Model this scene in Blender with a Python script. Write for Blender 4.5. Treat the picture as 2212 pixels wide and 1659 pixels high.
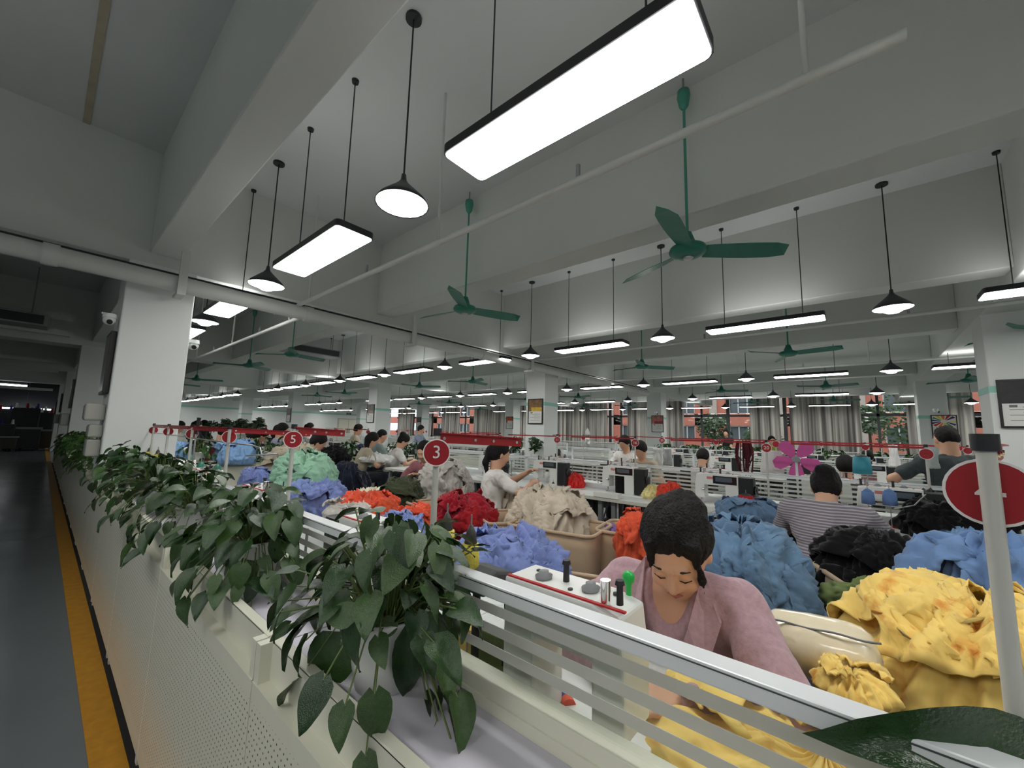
import bpy, math, random
import numpy as np
from mathutils import Vector, Matrix

# ---------------------------------------------------------------- scene reset
for o in list(bpy.data.objects): bpy.data.objects.remove(o)
scene = bpy.context.scene
COL = scene.collection
random.seed(7)

# ---------------------------------------------------------------- camera
H = 1.35
FPX = 864.05
def _rot(y, p, r):
    F = np.array([math.cos(y)*math.cos(p), math.sin(y)*math.cos(p), math.sin(p)])
    r0 = np.array([math.sin(y), -math.cos(y), 0.0]); d0 = np.cross(F, r0)
    c, s = math.cos(r), math.sin(r)
    return np.array([c*r0 + s*d0, -s*r0 + c*d0, F])
M3 = _rot(math.radians(40.593), math.radians(6.9127), math.radians(-1.5186))
cam_d = bpy.data.cameras.new('camera'); cam = bpy.data.objects.new('camera', cam_d); COL.objects.link(cam)
cam_d.sensor_fit = 'HORIZONTAL'; cam_d.sensor_width = 36.0; cam_d.lens = FPX/2212*36.0
cam_d.clip_start = 0.02; cam_d.clip_end = 300
_m = Matrix.Identity(4)
for i in range(3):
    _m[i][0] = M3[0][i]; _m[i][1] = -M3[1][i]; _m[i][2] = -M3[2][i]
_m[2][3] = H
cam.matrix_world = _m
scene.camera = cam
def at(px, py, x=None, y=None, z=None, d=None):
    """point of the place seen at a pixel, on the plane x=, y=, z= or at depth d"""
    v = M3.T @ np.array([(px-1106)/FPX, (py-829.5)/FPX, 1.0])
    if d is not None: s = d
    elif x is not None: s = x/v[0]
    elif y is not None: s = y/v[1]
    else: s = (z-H)/v[2]
    return Vector((v[0]*s, v[1]*s, v[2]*s+H))

# ---------------------------------------------------------------- world, exposure
w = bpy.data.worlds.new('dusk'); scene.world = w; w.use_nodes = True
bg = w.node_tree.nodes['Background']; bg.inputs[0].default_value = (0.88, 0.93, 1.0, 1); bg.inputs[1].default_value = 1.3
scene.view_settings.view_transform = 'Standard'; scene.view_settings.look = 'None'
scene.view_settings.exposure = 0.0; scene.view_settings.gamma = 1.0; scene.view_settings.use_curve_mapping = False
PANEL_E, BULB_E, TUBE_E, FILL_E = 18.0, 14.0, 10.0, 4.2

# ---------------------------------------------------------------- materials
MATS = {}
def mat(name, col, rough=0.5, metal=0.0, var=0.0, vs=8.0, bump=0.0, bs=60.0, emis=0.0, coat=0.0, spec=0.5, aniso=None, rnd=0.0, sheen=0.0, wrinkle=0.0, trans=0.0):
    """procedural material: base colour with soft noise variation, optional fine bump"""
    if name in MATS: return MATS[name]
    m = bpy.data.materials.new(name); m.use_nodes = True; nt = m.node_tree; N = nt.nodes; L = nt.links
    b = N['Principled BSDF']
    b.inputs['Base Color'].default_value = (*col, 1); b.inputs['Roughness'].default_value = rough
    b.inputs['Metallic'].default_value = metal; b.inputs['Specular IOR Level'].default_value = spec
    if coat: b.inputs['Coat Weight'].default_value = coat; b.inputs['Coat Roughness'].default_value = 0.1
    if sheen: b.inputs['Sheen Weight'].default_value = sheen
    if trans: b.inputs['Transmission Weight'].default_value = trans
    if emis:
        b.inputs['Emission Color'].default_value = (*col, 1); b.inputs['Emission Strength'].default_value = emis
    tc = N.new('ShaderNodeTexCoord')
    last = None
    if var:
        nz = N.new('ShaderNodeTexNoise'); nz.inputs['Scale'].default_value = vs; nz.inputs['Detail'].default_value = 5
        L.new(tc.outputs['Object'], nz.inputs['Vector'])
        mp = N.new('ShaderNodeMapRange'); mp.inputs[1].default_value = .3; mp.inputs[2].default_value = .7
        mp.inputs[3].default_value = 1-var; mp.inputs[4].default_value = 1+var*.6
        L.new(nz.outputs['Fac'], mp.inputs[0])
        vm = N.new('ShaderNodeVectorMath'); vm.operation = 'SCALE'; vm.inputs[0].default_value = col
        L.new(mp.outputs[0], vm.inputs['Scale']); last = vm.outputs[0]
    if rnd:
        oi = N.new('ShaderNodeObjectInfo'); hs = N.new('ShaderNodeHueSaturation')
        m2 = N.new('ShaderNodeMapRange'); m2.inputs[3].default_value = 1-rnd; m2.inputs[4].default_value = 1+rnd
        L.new(oi.outputs['Random'], m2.inputs[0]); L.new(m2.outputs[0], hs.inputs['Value'])
        m3 = N.new('ShaderNodeMapRange'); m3.inputs[3].default_value = .5+rnd*.06; m3.inputs[4].default_value = .5-rnd*.06
        L.new(oi.outputs['Random'], m3.inputs[0]); L.new(m3.outputs[0], hs.inputs['Hue'])
        if last: L.new(last, hs.inputs['Color'])
        else: hs.inputs['Color'].default_value = (*col, 1)
        last = hs.outputs[0]
    if last: L.new(last, b.inputs['Base Color'])
    if bump or wrinkle:
        bn = N.new('ShaderNodeBump'); bn.inputs['Strength'].default_value = bump or 0.5
        n2 = N.new('ShaderNodeTexNoise'); n2.inputs['Scale'].default_value = bs; n2.inputs['Detail'].default_value = 3
        L.new(tc.outputs['Object'], n2.inputs['Vector'])
        if wrinkle:
            n2.noise_type = 'RIDGED_MULTIFRACTAL'; n2.inputs['Detail'].default_value = 2; bn.inputs['Distance'].default_value = wrinkle
            n2.inputs['Distortion'].default_value = 0.6
        else: bn.inputs['Distance'].default_value = .003
        L.new(n2.outputs['Fac'], bn.inputs['Height']); L.new(bn.outputs[0], b.inputs['Normal'])
    MATS[name] = m
    return m
def cloth(name, col, var=.12, w_=.012, bs=14, rnd=0):
    return mat('cloth_'+name, col, rough=.9, var=var, vs=6, bump=.9, bs=bs, wrinkle=w_, spec=.15, sheen=.15, rnd=rnd)
def srgb(r, g, b):
    f = lambda c: (c/255/12.92) if c/255 <= .04045 else ((c/255+.055)/1.055)**2.4
    return (f(r), f(g), f(b))

# ---------------------------------------------------------------- mesh helpers
class B:
    def __init__(s): s.v = []; s.f = []; s.sm = []
    def add(s, vs, fs, smooth=False):
        o = len(s.v); s.v += [tuple(p) for p in vs]; s.f += [tuple(i+o for i in f) for f in fs]; s.sm += [smooth]*len(fs); return s
    def box(s, x0, x1, y0, y1, z0, z1, M=None):
        vs = [Vector((x, y, z)) for z in (z0, z1) for y in (y0, y1) for x in (x0, x1)]
        if M is not None: vs = [M @ p for p in vs]
        return s.add(vs, [(0,2,3,1),(4,5,7,6),(0,1,5,4),(2,6,7,3),(0,4,6,2),(1,3,7,5)])
    def frus(s, c, a0, b0, a1, b1, z0, z1, M=None):
        vs = [Vector((c[0]+sx*a, c[1]+sy*b, z)) for (a, b, z) in ((a0, b0, z0), (a1, b1, z1)) for sy in (-1, 1) for sx in (-1, 1)]
        if M is not None: vs = [M @ p for p in vs]
        return s.add(vs, [(0,2,3,1),(4,5,7,6),(0,1,5,4),(2,6,7,3),(0,4,6,2),(1,3,7,5)])
    def cyl(s, p0, p1, r0, r1=None, n=12, cap=True, smooth=True):
        r1 = r0 if r1 is None else r1; p0 = Vector(p0); p1 = Vector(p1); d = (p1-p0).normalized()
        a = d.orthogonal().normalized(); b = d.cross(a)
        vs = []
        for p, r in ((p0, r0), (p1, r1)):
            for i in range(n):
                t = 2*math.pi*i/n; vs.append(p + a*r*math.cos(t) + b*r*math.sin(t))
        s.add(vs, [(i, (i+1) % n, n+(i+1) % n, n+i) for i in range(n)], smooth)
        if cap:
            s.add(vs[:n], [tuple(reversed(range(n)))]); s.add(vs[n:], [tuple(range(n))])
        return s
    def lathe(s, prof, c=(0,0,0), n=20, ax='z', smooth=True, M=None):
        vs = []
        for r, z in prof:
            for i in range(n):
                t = 2*math.pi*i/n; p = (r*math.cos(t), r*math.sin(t), z)
                if ax == 'x': p = (p[2], p[0], p[1])
                if ax == 'y': p = (p[0], p[2], p[1])
                p = Vector(p)
                if M is not None: p = M @ p
                vs.append(p + Vector(c))
        fs = []
        for k in range(len(prof)-1):
            for i in range(n):
                fs.append((k*n+i, k*n+(i+1) % n, (k+1)*n+(i+1) % n, (k+1)*n+i))
        return s.add(vs, fs, smooth)
    def tube(s, path, r, n=6):
        path = [Vector(p) for p in path]; m = len(path); vs = []; up = None
        rr = r if isinstance(r, (list, tuple)) else [r]*m
        for i, p in enumerate(path):
            d = (path[min(i+1, m-1)]-path[max(i-1, 0)]).normalized()
            a = d.orthogonal() if up is None else (up - d*up.dot(d))
            if a.length < 1e-5: a = d.orthogonal()
            a.normalize(); up = a; b = d.cross(a)
            for k in range(n):
                t = 2*math.pi*k/n; vs.append(p + (a*math.cos(t)+b*math.sin(t))*rr[i])
        fs = [(i*n+k, i*n+(k+1) % n, (i+1)*n+(k+1) % n, (i+1)*n+k) for i in range(m-1) for k in range(n)]
        s.add(vs, fs, True)
        s.add(vs[:n], [tuple(reversed(range(n)))]); s.add(vs[-n:], [tuple(range(n))])
        return s
    def prism(s, poly, z0, z1, M=None):
        n = len(poly); vs = [Vector((x, y, z)) for z in (z0, z1) for x, y in poly]
        if M is not None: vs = [M @ p for p in vs]
        return s.add(vs, [(i, (i+1) % n, n+(i+1) % n, n+i) for i in range(n)] + [tuple(reversed(range(n))), tuple(range(n, 2*n))])
    def ball(s, c, r, n=12, m=8, sq=(1,1,1)):
        prof = [(max(1e-4, math.sin(math.pi*i/m)), -math.cos(math.pi*i/m)) for i in range(m+1)]
        vs = []
        for a, z in prof:
            for i in range(n):
                t = 2*math.pi*i/n; vs.append((c[0]+r*sq[0]*a*math.cos(t), c[1]+r*sq[1]*a*math.sin(t), c[2]+r*sq[2]*z))
        return s.add(vs, [(k*n+i, k*n+(i+1) % n, (k+1)*n+(i+1) % n, (k+1)*n+i) for k in range(m) for i in range(n)], True)
    def mesh(s, name):
        me = bpy.data.meshes.new(name); me.from_pydata(s.v, [], s.f); me.update()
        if any(s.sm): me.polygons.foreach_set('use_smooth', s.sm)
        return me
    def build(s, name, m, parent=None, bev=0, loc=None, **tags):
        return link(name, s.mesh(name), m, parent, bev, loc, **tags)
def link(name, me, m, parent=None, bev=0, loc=None, label=None, cat=None, group=None, kind=None):
    o = bpy.data.objects.new(name, me); COL.objects.link(o)
    if m is not None:
        if not me.materials: me.materials.append(m)
        elif me.materials[0] != m:
            o.material_slots[0].link = 'OBJECT'; o.material_slots[0].material = m
    if parent is not None: o.parent = parent
    if loc is not None: o.location = loc
    if bev:
        md = o.modifiers.new('bevel', 'BEVEL'); md.width = bev; md.segments = 2; md.limit_method = 'ANGLE'; md.angle_limit = math.radians(40)
    tag(o, label, cat, group, kind)
    return o
def tag(o, label=None, cat=None, group=None, kind=None):
    if label: o['label'] = label
    if cat: o['category'] = cat
    if group: o['group'] = group
    if kind: o['kind'] = kind
    return o
def thing(name, label, cat, loc=(0,0,0), rz=0, group=None, kind=None):
    o = bpy.data.objects.new(name, None); COL.objects.link(o); o.location = loc; o.rotation_euler = (0, 0, rz)
    o.empty_display_size = .05
    return tag(o, label, cat, group, kind)
def kids(o): return KID.get(o.name) or [c for c in bpy.data.objects if c.parent == o]
KID = {}
def remember(o):
    KID[o.name] = [c for c in bpy.data.objects if c.parent == o]
    for c in KID[o.name]: KID[c.name] = [g for g in bpy.data.objects if g.parent == c] or None
def dup(root, loc, rz=0, label=None, group=None, scale=None, mats=None):
    r = root.copy(); COL.objects.link(r); r.location = loc; r.rotation_euler = (0, 0, rz)
    if scale: r.scale = scale
    if label: r['label'] = label
    if group: r['group'] = group
    for ch in KID[root.name]:
        c = ch.copy(); COL.objects.link(c); c.parent = r
        if mats and ch.name.split('.')[0] in mats:
            c.material_slots[0].link = 'OBJECT'; c.material_slots[0].material = mats[ch.name.split('.')[0]]
        for g in (KID.get(ch.name) or []):
            d = g.copy(); COL.objects.link(d); d.parent = c
    return r
ORD = ['nearest', 'second', 'third', 'fourth', 'fifth', 'sixth', 'seventh', 'eighth', 'ninth', 'tenth', 'eleventh', 'twelfth', 'thirteenth', 'fourteenth', 'fifteenth', 'sixteenth', 'seventeenth', 'eighteenth', 'nineteenth', 'twentieth']

# ---------------------------------------------------------------- numpy noise
_rs = np.random.RandomState(3); _perm = _rs.permutation(512); _g = _rs.randn(512, 3); _g /= np.linalg.norm(_g, axis=1)[:, None]
def perlin(P):
    P = np.asarray(P, float); I = np.floor(P).astype(int); F = P-I; U = F*F*F*(F*(F*6-15)+10)
    out = 0
    for dx in (0, 1):
        for dy in (0, 1):
            for dz in (0, 1):
                h = _perm[(_perm[(_perm[(I[..., 0]+dx) & 511]+I[..., 1]+dy) & 511]+I[..., 2]+dz) & 511]
                g = _g[h]; d = F-np.array([dx, dy, dz])
                wgt = (U[..., 0] if dx else 1-U[..., 0])*(U[..., 1] if dy else 1-U[..., 1])*(U[..., 2] if dz else 1-U[..., 2])
                out = out + wgt*(g*d).sum(-1)
    return out
def ridged(P): return 1-2*np.abs(perlin(P))*1.6

# ---------------------------------------------------------------- implicit surfaces
CORN = [(0,0,0),(1,0,0),(0,1,0),(1,1,0),(0,0,1),(1,0,1),(0,1,1),(1,1,1)]
EDG = [(0,1),(2,3),(4,5),(6,7),(0,2),(1,3),(4,6),(5,7),(0,4),(1,5),(2,6),(3,7)]
def nets(F, org, h):
    s = F < 0; n = np.array(F.shape)-1
    sl = lambda A, c: A[c[0]:n[0]+c[0], c[1]:n[1]+c[1], c[2]:n[2]+c[2]]
    cnt = sum(sl(s, c).astype(np.int8) for c in CORN); act = (cnt > 0) & (cnt < 8)
    idx = -np.ones(act.shape, int); ijk = np.argwhere(act); idx[act] = np.arange(len(ijk))
    vals = [sl(F, c)[act] for c in CORN]; acc = np.zeros((len(ijk), 3)); num = np.zeros(len(ijk))
    for a, b in EDG:
        fa, fb = vals[a], vals[b]; m = (fa < 0) != (fb < 0); t = fa/(fa-fb+1e-12)
        p = np.array(CORN[a], float)[None]+t[:, None]*(np.array(CORN[b], float)-np.array(CORN[a], float))[None]
        acc[m] += p[m]; num[m] += 1
    V = (ijk+acc/num[:, None])*h+np.array(org)[None]
    faces = []
    for ax in range(3):
        u, v = (ax+1) % 3, (ax+2) % 3
        A = s; d = [0, 0, 0]; d[ax] = 1
        s0 = A[:A.shape[0]-d[0], :A.shape[1]-d[1], :A.shape[2]-d[2]]; s1 = A[d[0]:, d[1]:, d[2]:]
        E = np.argwhere(s0 != s1)
        E = E[(E[:, u] > 0) & (E[:, v] > 0) & (E[:, u] < n[u]) & (E[:, v] < n[v])]
        if len(E) == 0: continue
        ins = s0[E[:, 0], E[:, 1], E[:, 2]]
        def cell(du, dv):
            q = E.copy(); q[:, u] -= du; q[:, v] -= dv; return idx[q[:, 0], q[:, 1], q[:, 2]]
        Q = np.stack([cell(1, 1), cell(0, 1), cell(0, 0), cell(1, 0)], 1)
        Q[~ins] = Q[~ins][:, ::-1]; faces.append(Q)
    return V, np.concatenate(faces)
def rotm(ax, deg): return np.array(Matrix.Rotation(math.radians(deg), 3, ax))
def sdf_mesh(name, prims, h, k=.02, noise=None, keep=None, cut=None):
    """prims: ('c',a,b,ra,rb) tapered capsule | ('e',c,(rx,ry,rz),R) ellipsoid | trailing k optional; '-' prefix carves"""
    lo = np.full(3, 1e9); hi = -lo
    bx = []
    for p in prims:
        if p[0].endswith('c'):
            a, b, r = np.array(p[1], float), np.array(p[2], float), max(p[3], p[4]); l, u = np.minimum(a, b)-r, np.maximum(a, b)+r
        else:
            c = np.array(p[1], float); r = max(p[2]); l, u = c-r, c+r
        bx.append((l, u))
        if p[0][0] != '-': lo = np.minimum(lo, l); hi = np.maximum(hi, u)
    pad = k+3*h; lo -= pad; hi += pad
    n = np.ceil((hi-lo)/h).astype(int)+1
    F = np.full(n, 1e3)
    for p, (l, u) in zip(prims, bx):
        kk = p[-1] if (p[0].endswith('c') and len(p) > 5) or (p[0].endswith('e') and len(p) > 4) else k
        i0 = np.maximum(0, np.floor((l-pad-lo)/h).astype(int)); i1 = np.minimum(n, np.ceil((u+pad-lo)/h).astype(int)+1)
        if (i1 <= i0).any(): continue
        g = np.stack(np.meshgrid(*[lo[i]+h*np.arange(i0[i], i1[i]) for i in range(3)], indexing='ij'), -1)
        if p[0].endswith('c'):
            a, b = np.array(p[1], float), np.array(p[2], float); ba = b-a; L2 = max((ba*ba).sum(), 1e-9)
            t = np.clip(((g-a)@ba)/L2, 0, 1)
            d = np.sqrt((((g-a)-t[..., None]*ba)**2).sum(-1))-(p[3]+(p[4]-p[3])*t)
        else:
            R = np.array(p[3]) if p[3] is not None else np.eye(3)
            q = (g-np.array(p[1], float))@R; r = np.array(p[2], float)
            k0 = np.sqrt(((q/r)**2).sum(-1)); k1 = np.sqrt(((q/r**2)**2).sum(-1))+1e-9; d = k0*(k0-1)/k1
        S = tuple(slice(i0[i], i1[i]) for i in range(3)); A = F[S]
        if p[0][0] == '-':
            d = -d; hh = np.maximum(kk-np.abs(A-d), 0)/kk; F[S] = np.maximum(A, d)+hh*hh*kk/4
        else:
            hh = np.maximum(kk-np.abs(A-d), 0)/kk; F[S] = np.minimum(A, d)-hh*hh*kk/4
    if noise is not None or cut is not None:
        m = np.abs(F) < .05 if cut is None else F < .2
        ii = np.argwhere(m); P = ii*h+lo
        if noise is not None: F[m] += noise(P)
        if cut is not None:
            F[m] = np.maximum(F[m], cut(P))
    V, Q = nets(F, lo+0*h, h)
    me = bpy.data.meshes.new(name); me.vertices.add(len(V)); me.vertices.foreach_set('co', V.ravel())
    me.loops.add(len(Q)*4); me.loops.foreach_set('vertex_index', Q.ravel())
    me.polygons.add(len(Q)); me.polygons.foreach_set('loop_start', np.arange(len(Q))*4); me.polygons.foreach_set('loop_total', np.full(len(Q), 4))
    me.update(calc_edges=True); me.polygons.foreach_set('use_smooth', np.ones(len(Q), bool)); me.validate()
    return me
# ---------------------------------------------------------------- the setting
white = mat('wall_paint', srgb(226, 230, 228), .75, var=.03, vs=1.5, bump=.15, bs=90)
ceil_m = mat('ceiling_paint', srgb(205, 209, 208), .85, var=.04, vs=.8)
beam_m = mat('beam_paint', srgb(212, 216, 212), .8, var=.03, vs=1.2)
cream = mat('cream_sheet_metal', srgb(226, 225, 208), .24, var=.02, vs=3, spec=.5)
teal = mat('teal_stripe', srgb(150, 205, 192), .6)
black_m = mat('black_metal', srgb(32, 33, 38), .45)
rod_m = mat('black_rod', srgb(28, 28, 32), .5)
steel = mat('brushed_steel', srgb(190, 192, 192), .3, metal=.9)
alu = mat('white_aluminium', srgb(222, 226, 228), .22, spec=.6)
grey_m = mat('grey_metal', srgb(140, 144, 146), .45)
dark_m = mat('dark_metal', srgb(45, 47, 50), .6)  # plain dark grey metal
XW, YE = 22.0, 34.2
def floor_mat():
    m = mat('epoxy_floor', srgb(112, 118, 122), .16, var=.12, vs=.7, bump=.35, bs=1.3, spec=.6)
    nt = m.node_tree; b = nt.nodes['Principled BSDF']
    n = nt.nodes.new('ShaderNodeTexNoise'); n.inputs['Scale'].default_value = 2.2; n.inputs['Detail'].default_value = 4
    r = nt.nodes.new('ShaderNodeMapRange'); r.inputs[3].default_value = .1; r.inputs[4].default_value = .3
    tc = nt.nodes['Texture Coordinate']; nt.links.new(tc.outputs['Object'], n.inputs['Vector'])
    nt.links.new(n.outputs['Fac'], r.inputs[0]); nt.links.new(r.outputs[0], b.inputs['Roughness'])
    return m
B().box(-9, XW+.2, -9, YE+.2, -.2, -.002).build('floor', floor_mat(), kind='structure')
B().box(.62, XW, -9, YE, -.002, 0).build('floor', mat('light_workshop_floor', srgb(132, 136, 134), .35, var=.05, vs=1), kind='structure')
B().box(-9, XW+.2, -9, YE+.2, 4.18, 4.4).build('ceiling', ceil_m, kind='structure')
B().box(.27, .375, -9, 30, 0, .003).build('trim_1', mat('yellow_floor_line', srgb(196, 138, 34), .45, var=.15, vs=20), kind='structure')
B().box(.376, .44, -9, 19.5, 0, .004).build('trim_91', mat('painted_recess_shade', srgb(36, 34, 32), .9), kind='structure')  # dark strip laid on the floor in place of the kick recess shade
B().box(-9.2, -9, -9, YE, 0, 4.18).build('wall_left', white, kind='structure')
B().box(-9, XW, -9.2, -9, 0, 4.18).build('wall_back', white, kind='structure')
ef = B().box(.7, XW, YE, YE+.2, 0, 4.18).build('wall_far', white, kind='structure')
B().box(.7, XW, YE-.02, YE, 2.48, 2.60).build('trim_2', teal, kind='structure')
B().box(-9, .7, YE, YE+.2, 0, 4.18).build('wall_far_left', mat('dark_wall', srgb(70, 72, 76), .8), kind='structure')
# window wall: piers, lintel, sill
WZ0, WZ1 = .85, 3.35
ww = B(); ww.box(XW, XW+.25, -9, YE, 0, WZ0); ww.box(XW, XW+.25, -9, YE, WZ1, 4.18)
ww.build('wall_right', white, kind='structure')
dfm = mat('dark_window_frame', srgb(74, 80, 82), .4); glass = None
def clear_glass():
    m = bpy.data.materials.new('clear_glass'); m.use_nodes = True; nt = m.node_tree; nt.nodes.clear()
    o = nt.nodes.new('ShaderNodeOutputMaterial'); mx = nt.nodes.new('ShaderNodeMixShader')
    t = nt.nodes.new('ShaderNodeBsdfTransparent'); t.inputs[0].default_value = (.93, .95, .94, 1)
    g = nt.nodes.new('ShaderNodeBsdfGlossy'); g.inputs['Roughness'].default_value = .03
    lw = nt.nodes.new('ShaderNodeLayerWeight'); lw.inputs[0].default_value = .5; pw_ = nt.nodes.new('ShaderNodeMath'); pw_.operation = 'POWER'; pw_.inputs[1].default_value = 4.5
    nt.links.new(lw.outputs['Facing'], pw_.inputs[0]); fr = nt.nodes.new('ShaderNodeMath'); fr.operation = 'MULTIPLY_ADD'; fr.inputs[1].default_value = .6; fr.inputs[2].default_value = .03; nt.links.new(pw_.outputs[0], fr.inputs[0])
    nt.links.new(fr.outputs[0], mx.inputs[0]); nt.links.new(t.outputs[0], mx.inputs[1]); nt.links.new(g.outputs[0], mx.inputs[2]); nt.links.new(mx.outputs[0], o.inputs[0])
    return m
glass = clear_glass()
MULL = [-8.6, -6.2, -3.8, -1.9, .4, 2.4, 4.75, 7.2, 9.7, 11.1, 14.2, 16.8, 19.3, 22.2, 25.2, 27.9, 30.6, 33.2]
for i in range(len(MULL)-1):
    a, b = MULL[i], MULL[i+1]; f = B()
    f.box(XW+.02, XW+.12, a-.07, a+.07, WZ0, WZ1); f.box(XW+.02, XW+.12, a, b, WZ0, WZ0+.07); f.box(XW+.02, XW+.12, a, b, WZ1-.07, WZ1)
    f.box(XW+.03, XW+.11, a, b, 2.40, 2.50); f.box(XW+.03, XW+.11, (a+b)/2-.045, (a+b)/2+.045, WZ0, WZ1)
    fo = f.build(f'window_{i+1}', dfm, kind='structure')
    B().box(XW+.065, XW+.075, a+.07, (a+b)/2-.045, WZ0+.07, WZ1-.07).build('pane', glass, fo)
    B().box(XW+.065, XW+.075, (a+b)/2+.045, b-.07, WZ0+.07, WZ1-.07).build('pane', glass, fo)
# columns, beams, girders (trim)
CX = [(.40, .95), (7.5, 8.05), (14.85, 15.4)]; CY = [(-1.83, -1.28), (5.42, 5.97), (12.6, 13.15), (19.8, 20.35), (27.0, 27.55)]
n = 0
for i, (x0, x1) in enumerate(CX):
    for j, (y0, y1) in enumerate(CY):
        o = thing('column', f'white square column, {ORD[j]} from the camera in the line {["beside the aisle","amid the sewing floor","nearer the curtains"][i]}', 'column', ((x0+x1)/2, (y0+y1)/2, 0), group='white square concrete columns')
        dx, dy = (x1-x0)/2, (y1-y0)/2
        B().box(-dx, dx, -dy, dy, 0, 2.99).build('shaft', white, o, bev=.012)
        if i: B().box(-dx-.004, dx+.004, -dy-.004, dy+.004, 1.99, 2.07).build('teal_band', teal, o)
        if i: B().box(-dx-.01, dx+.01, -dy-.01, dy+.01, .0, .62).build('teal_base', teal, o)
for k, xc in enumerate([-5.4, -2.6, .667, 3.28, 6.15, 9.0, 11.8, 14.3, 17.1, 19.9]):
    for (y0, y1) in [(-9, -1.83), (-1.28, 5.42), (5.97, 12.6), (13.15, 19.8), (20.35, 27.0), (27.55, YE)]:
        n += 1; hw = .125 if 0 < xc < 1 else .15; B().box(xc-hw, xc+hw, y0, y1, 3.09, 4.19).build(f'trim_{n+2}', beam_m, kind='structure', bev=.01)
for (y0, y1) in CY:
    n += 1; B().box(-9, XW, y0, y1, 2.97, 4.19).build(f'trim_{n+2}', beam_m, kind='structure', bev=.01)

B().box(-.05, .0, -9, 5.42, 4.172, 4.181).build('trim_90', mat('stained_seam', srgb(176, 166, 146), .8, var=.12, vs=6), kind='structure')
# ---------------------------------------------------------------- lamps
def emitter(name, col, e):
    m = mat(name, col, .5, emis=e); return m
em_panel = emitter('panel_glow', (1.0, .99, .96), PANEL_E); em_bulb = emitter('bulb_glow', (1.0, .985, .93), BULB_E); em_fill = emitter('added_fill_glow', (1.0, .99, .97), FILL_E); em_tube = emitter('tube_glow', (.93, .97, 1.0), TUBE_E)
def rrect(w_, l_, r, n=3):
    pts = []
    for cx, cy, a0 in ((w_-r, l_-r, 0), (-w_+r, l_-r, 90), (-w_+r, -l_+r, 180), (w_-r, -l_+r, 270)):
        for i in range(n+1):
            a = math.radians(a0+90*i/n); pts.append((cx+r*math.cos(a), cy+r*math.sin(a)))
    return pts
shade_m = mat('dark_grey_shade', srgb(52, 54, 60), .45, var=.05)
def make_panel(L=1.38):
    t = thing('panel_light', 'x', 'light', (0, 0, 0))
    B().prism(rrect(.15, .63, .035), .0, .05).build('housing', black_m, t)
    B().prism(rrect(.142, .622, .03), -.004, .002).build('diffuser', em_panel, t)
    B().prism(rrect(.11, .58, .03), .049, .053).build('added_fill_strip', em_fill, t)  # added upward glow to brighten the ceiling, not a part of the fitting
    for s in (-1, 1):
        r = B(); r.cyl((0, s*.42, .05), (0, s*.42, L+.002), .005, n=6).build('hanging_rod', rod_m, t)
        B().cyl((0, s*.42, L-.024), (0, s*.42, L+.002), .026, .03, n=12).build('ceiling_cup', black_m, t)
    return t
def make_pendant(L=1.38):
    t = thing('pendant_lamp', 'x', 'lamp', (0, 0, 0))
    sh = B(); prof = [(r_*1.2, z_) for r_, z_ in [(.0, .215), (.012, .21), (.016, .17), (.03, .145), (.055, .115), (.095, .07), (.125, .035), (.142, .0), (.139, .0), (.12, .03), (.09, .06)]]
    sh.lathe(prof, n=28).build('lamp_shade', shade_m, t)
    g = B(); g.lathe([(.163, .004), (.12, -.004), (.084, -.012), (.078, -.028), (.052, -.044), (.0, -.05)], n=20).build('bulb_diffuser', em_bulb, t)
    B().cyl((0, 0, .205), (0, 0, L+.002), .006, n=6).build('hanging_rod', rod_m, t)
    B().cyl((0, 0, L-.022), (0, 0, L+.002), .055, .055, n=16).build('ceiling_cup', black_m, t)
    return t

ROWS = [(1.37, 2.80, .95, 2.155, 2.42, 'of the row above the aisle planter'), (5.73, 2.76, .81, 2.05, 2.43, 'of the second row'),
        (10.38, 2.70, .66, 1.83, 2.42, 'of the third row'), (14.9, 2.70, .7, 1.9, 2.42, 'of the fourth row'), (19.6, 2.70, .7, 1.9, 2.42, 'of the row before the curtained windows')]
PRO = {}
for ri, (rx, rz, py, ly, st, nm) in enumerate(ROWS):
    lo = -1 if ri == 0 else (-2 if ri < 2 else -3)
    hi = 4 if ri == 0 else 14
    if rz not in PRO:
        PRO[rz] = [make_panel(4.18-rz), make_pendant(4.18-rz)]; remember(PRO[rz][0]); remember(PRO[rz][1]); used = [False, False]
    P0, L0 = PRO[rz]
    for k in range(lo, hi):
        for q, (yy, src, nn) in enumerate(((py+k*st, P0, 'slim black panel light'), (ly+k*st, L0, 'black cone pendant lamp'))):
            if yy > 33.5 or 18.7 < yy < 20.9: continue
            if any(a-.2 < rx < b_+.2 and c-.7 < yy < d_+.7 for a, b_ in CX for c, d_ in CY): continue
            if abs(yy-5.7) < .7 and ri == 2 : pass
            lab = f'{nn}, {ORD[k-lo]} from the camera end {nm}'
            if ri == 0 and k == 0: lab = 'largest and nearest panel light, across the top of the picture' if q == 0 else 'nearest pendant lamp with a glowing disc, left of the big panel light'
            if not used[q]:
                o = src; used[q] = True; o.location = (rx, yy, rz); o['label'] = lab
            else: o = dup(src, (rx, yy, rz), label=lab)
            o['group'] = ('panel lights ' if q == 0 else 'pendant lamps ')+nm

for k in range(-3, 2):
    for X in (-1.55, -6.4):
        o = dup(PRO[2.80][0], (X, .95+2.42*k, 2.80), label=f'panel light over the open aisle, {ORD[k+3]} from the back, {"nearer" if X > -4 else "farther"} row'); o['group'] = 'panel lights over the open aisle'
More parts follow.
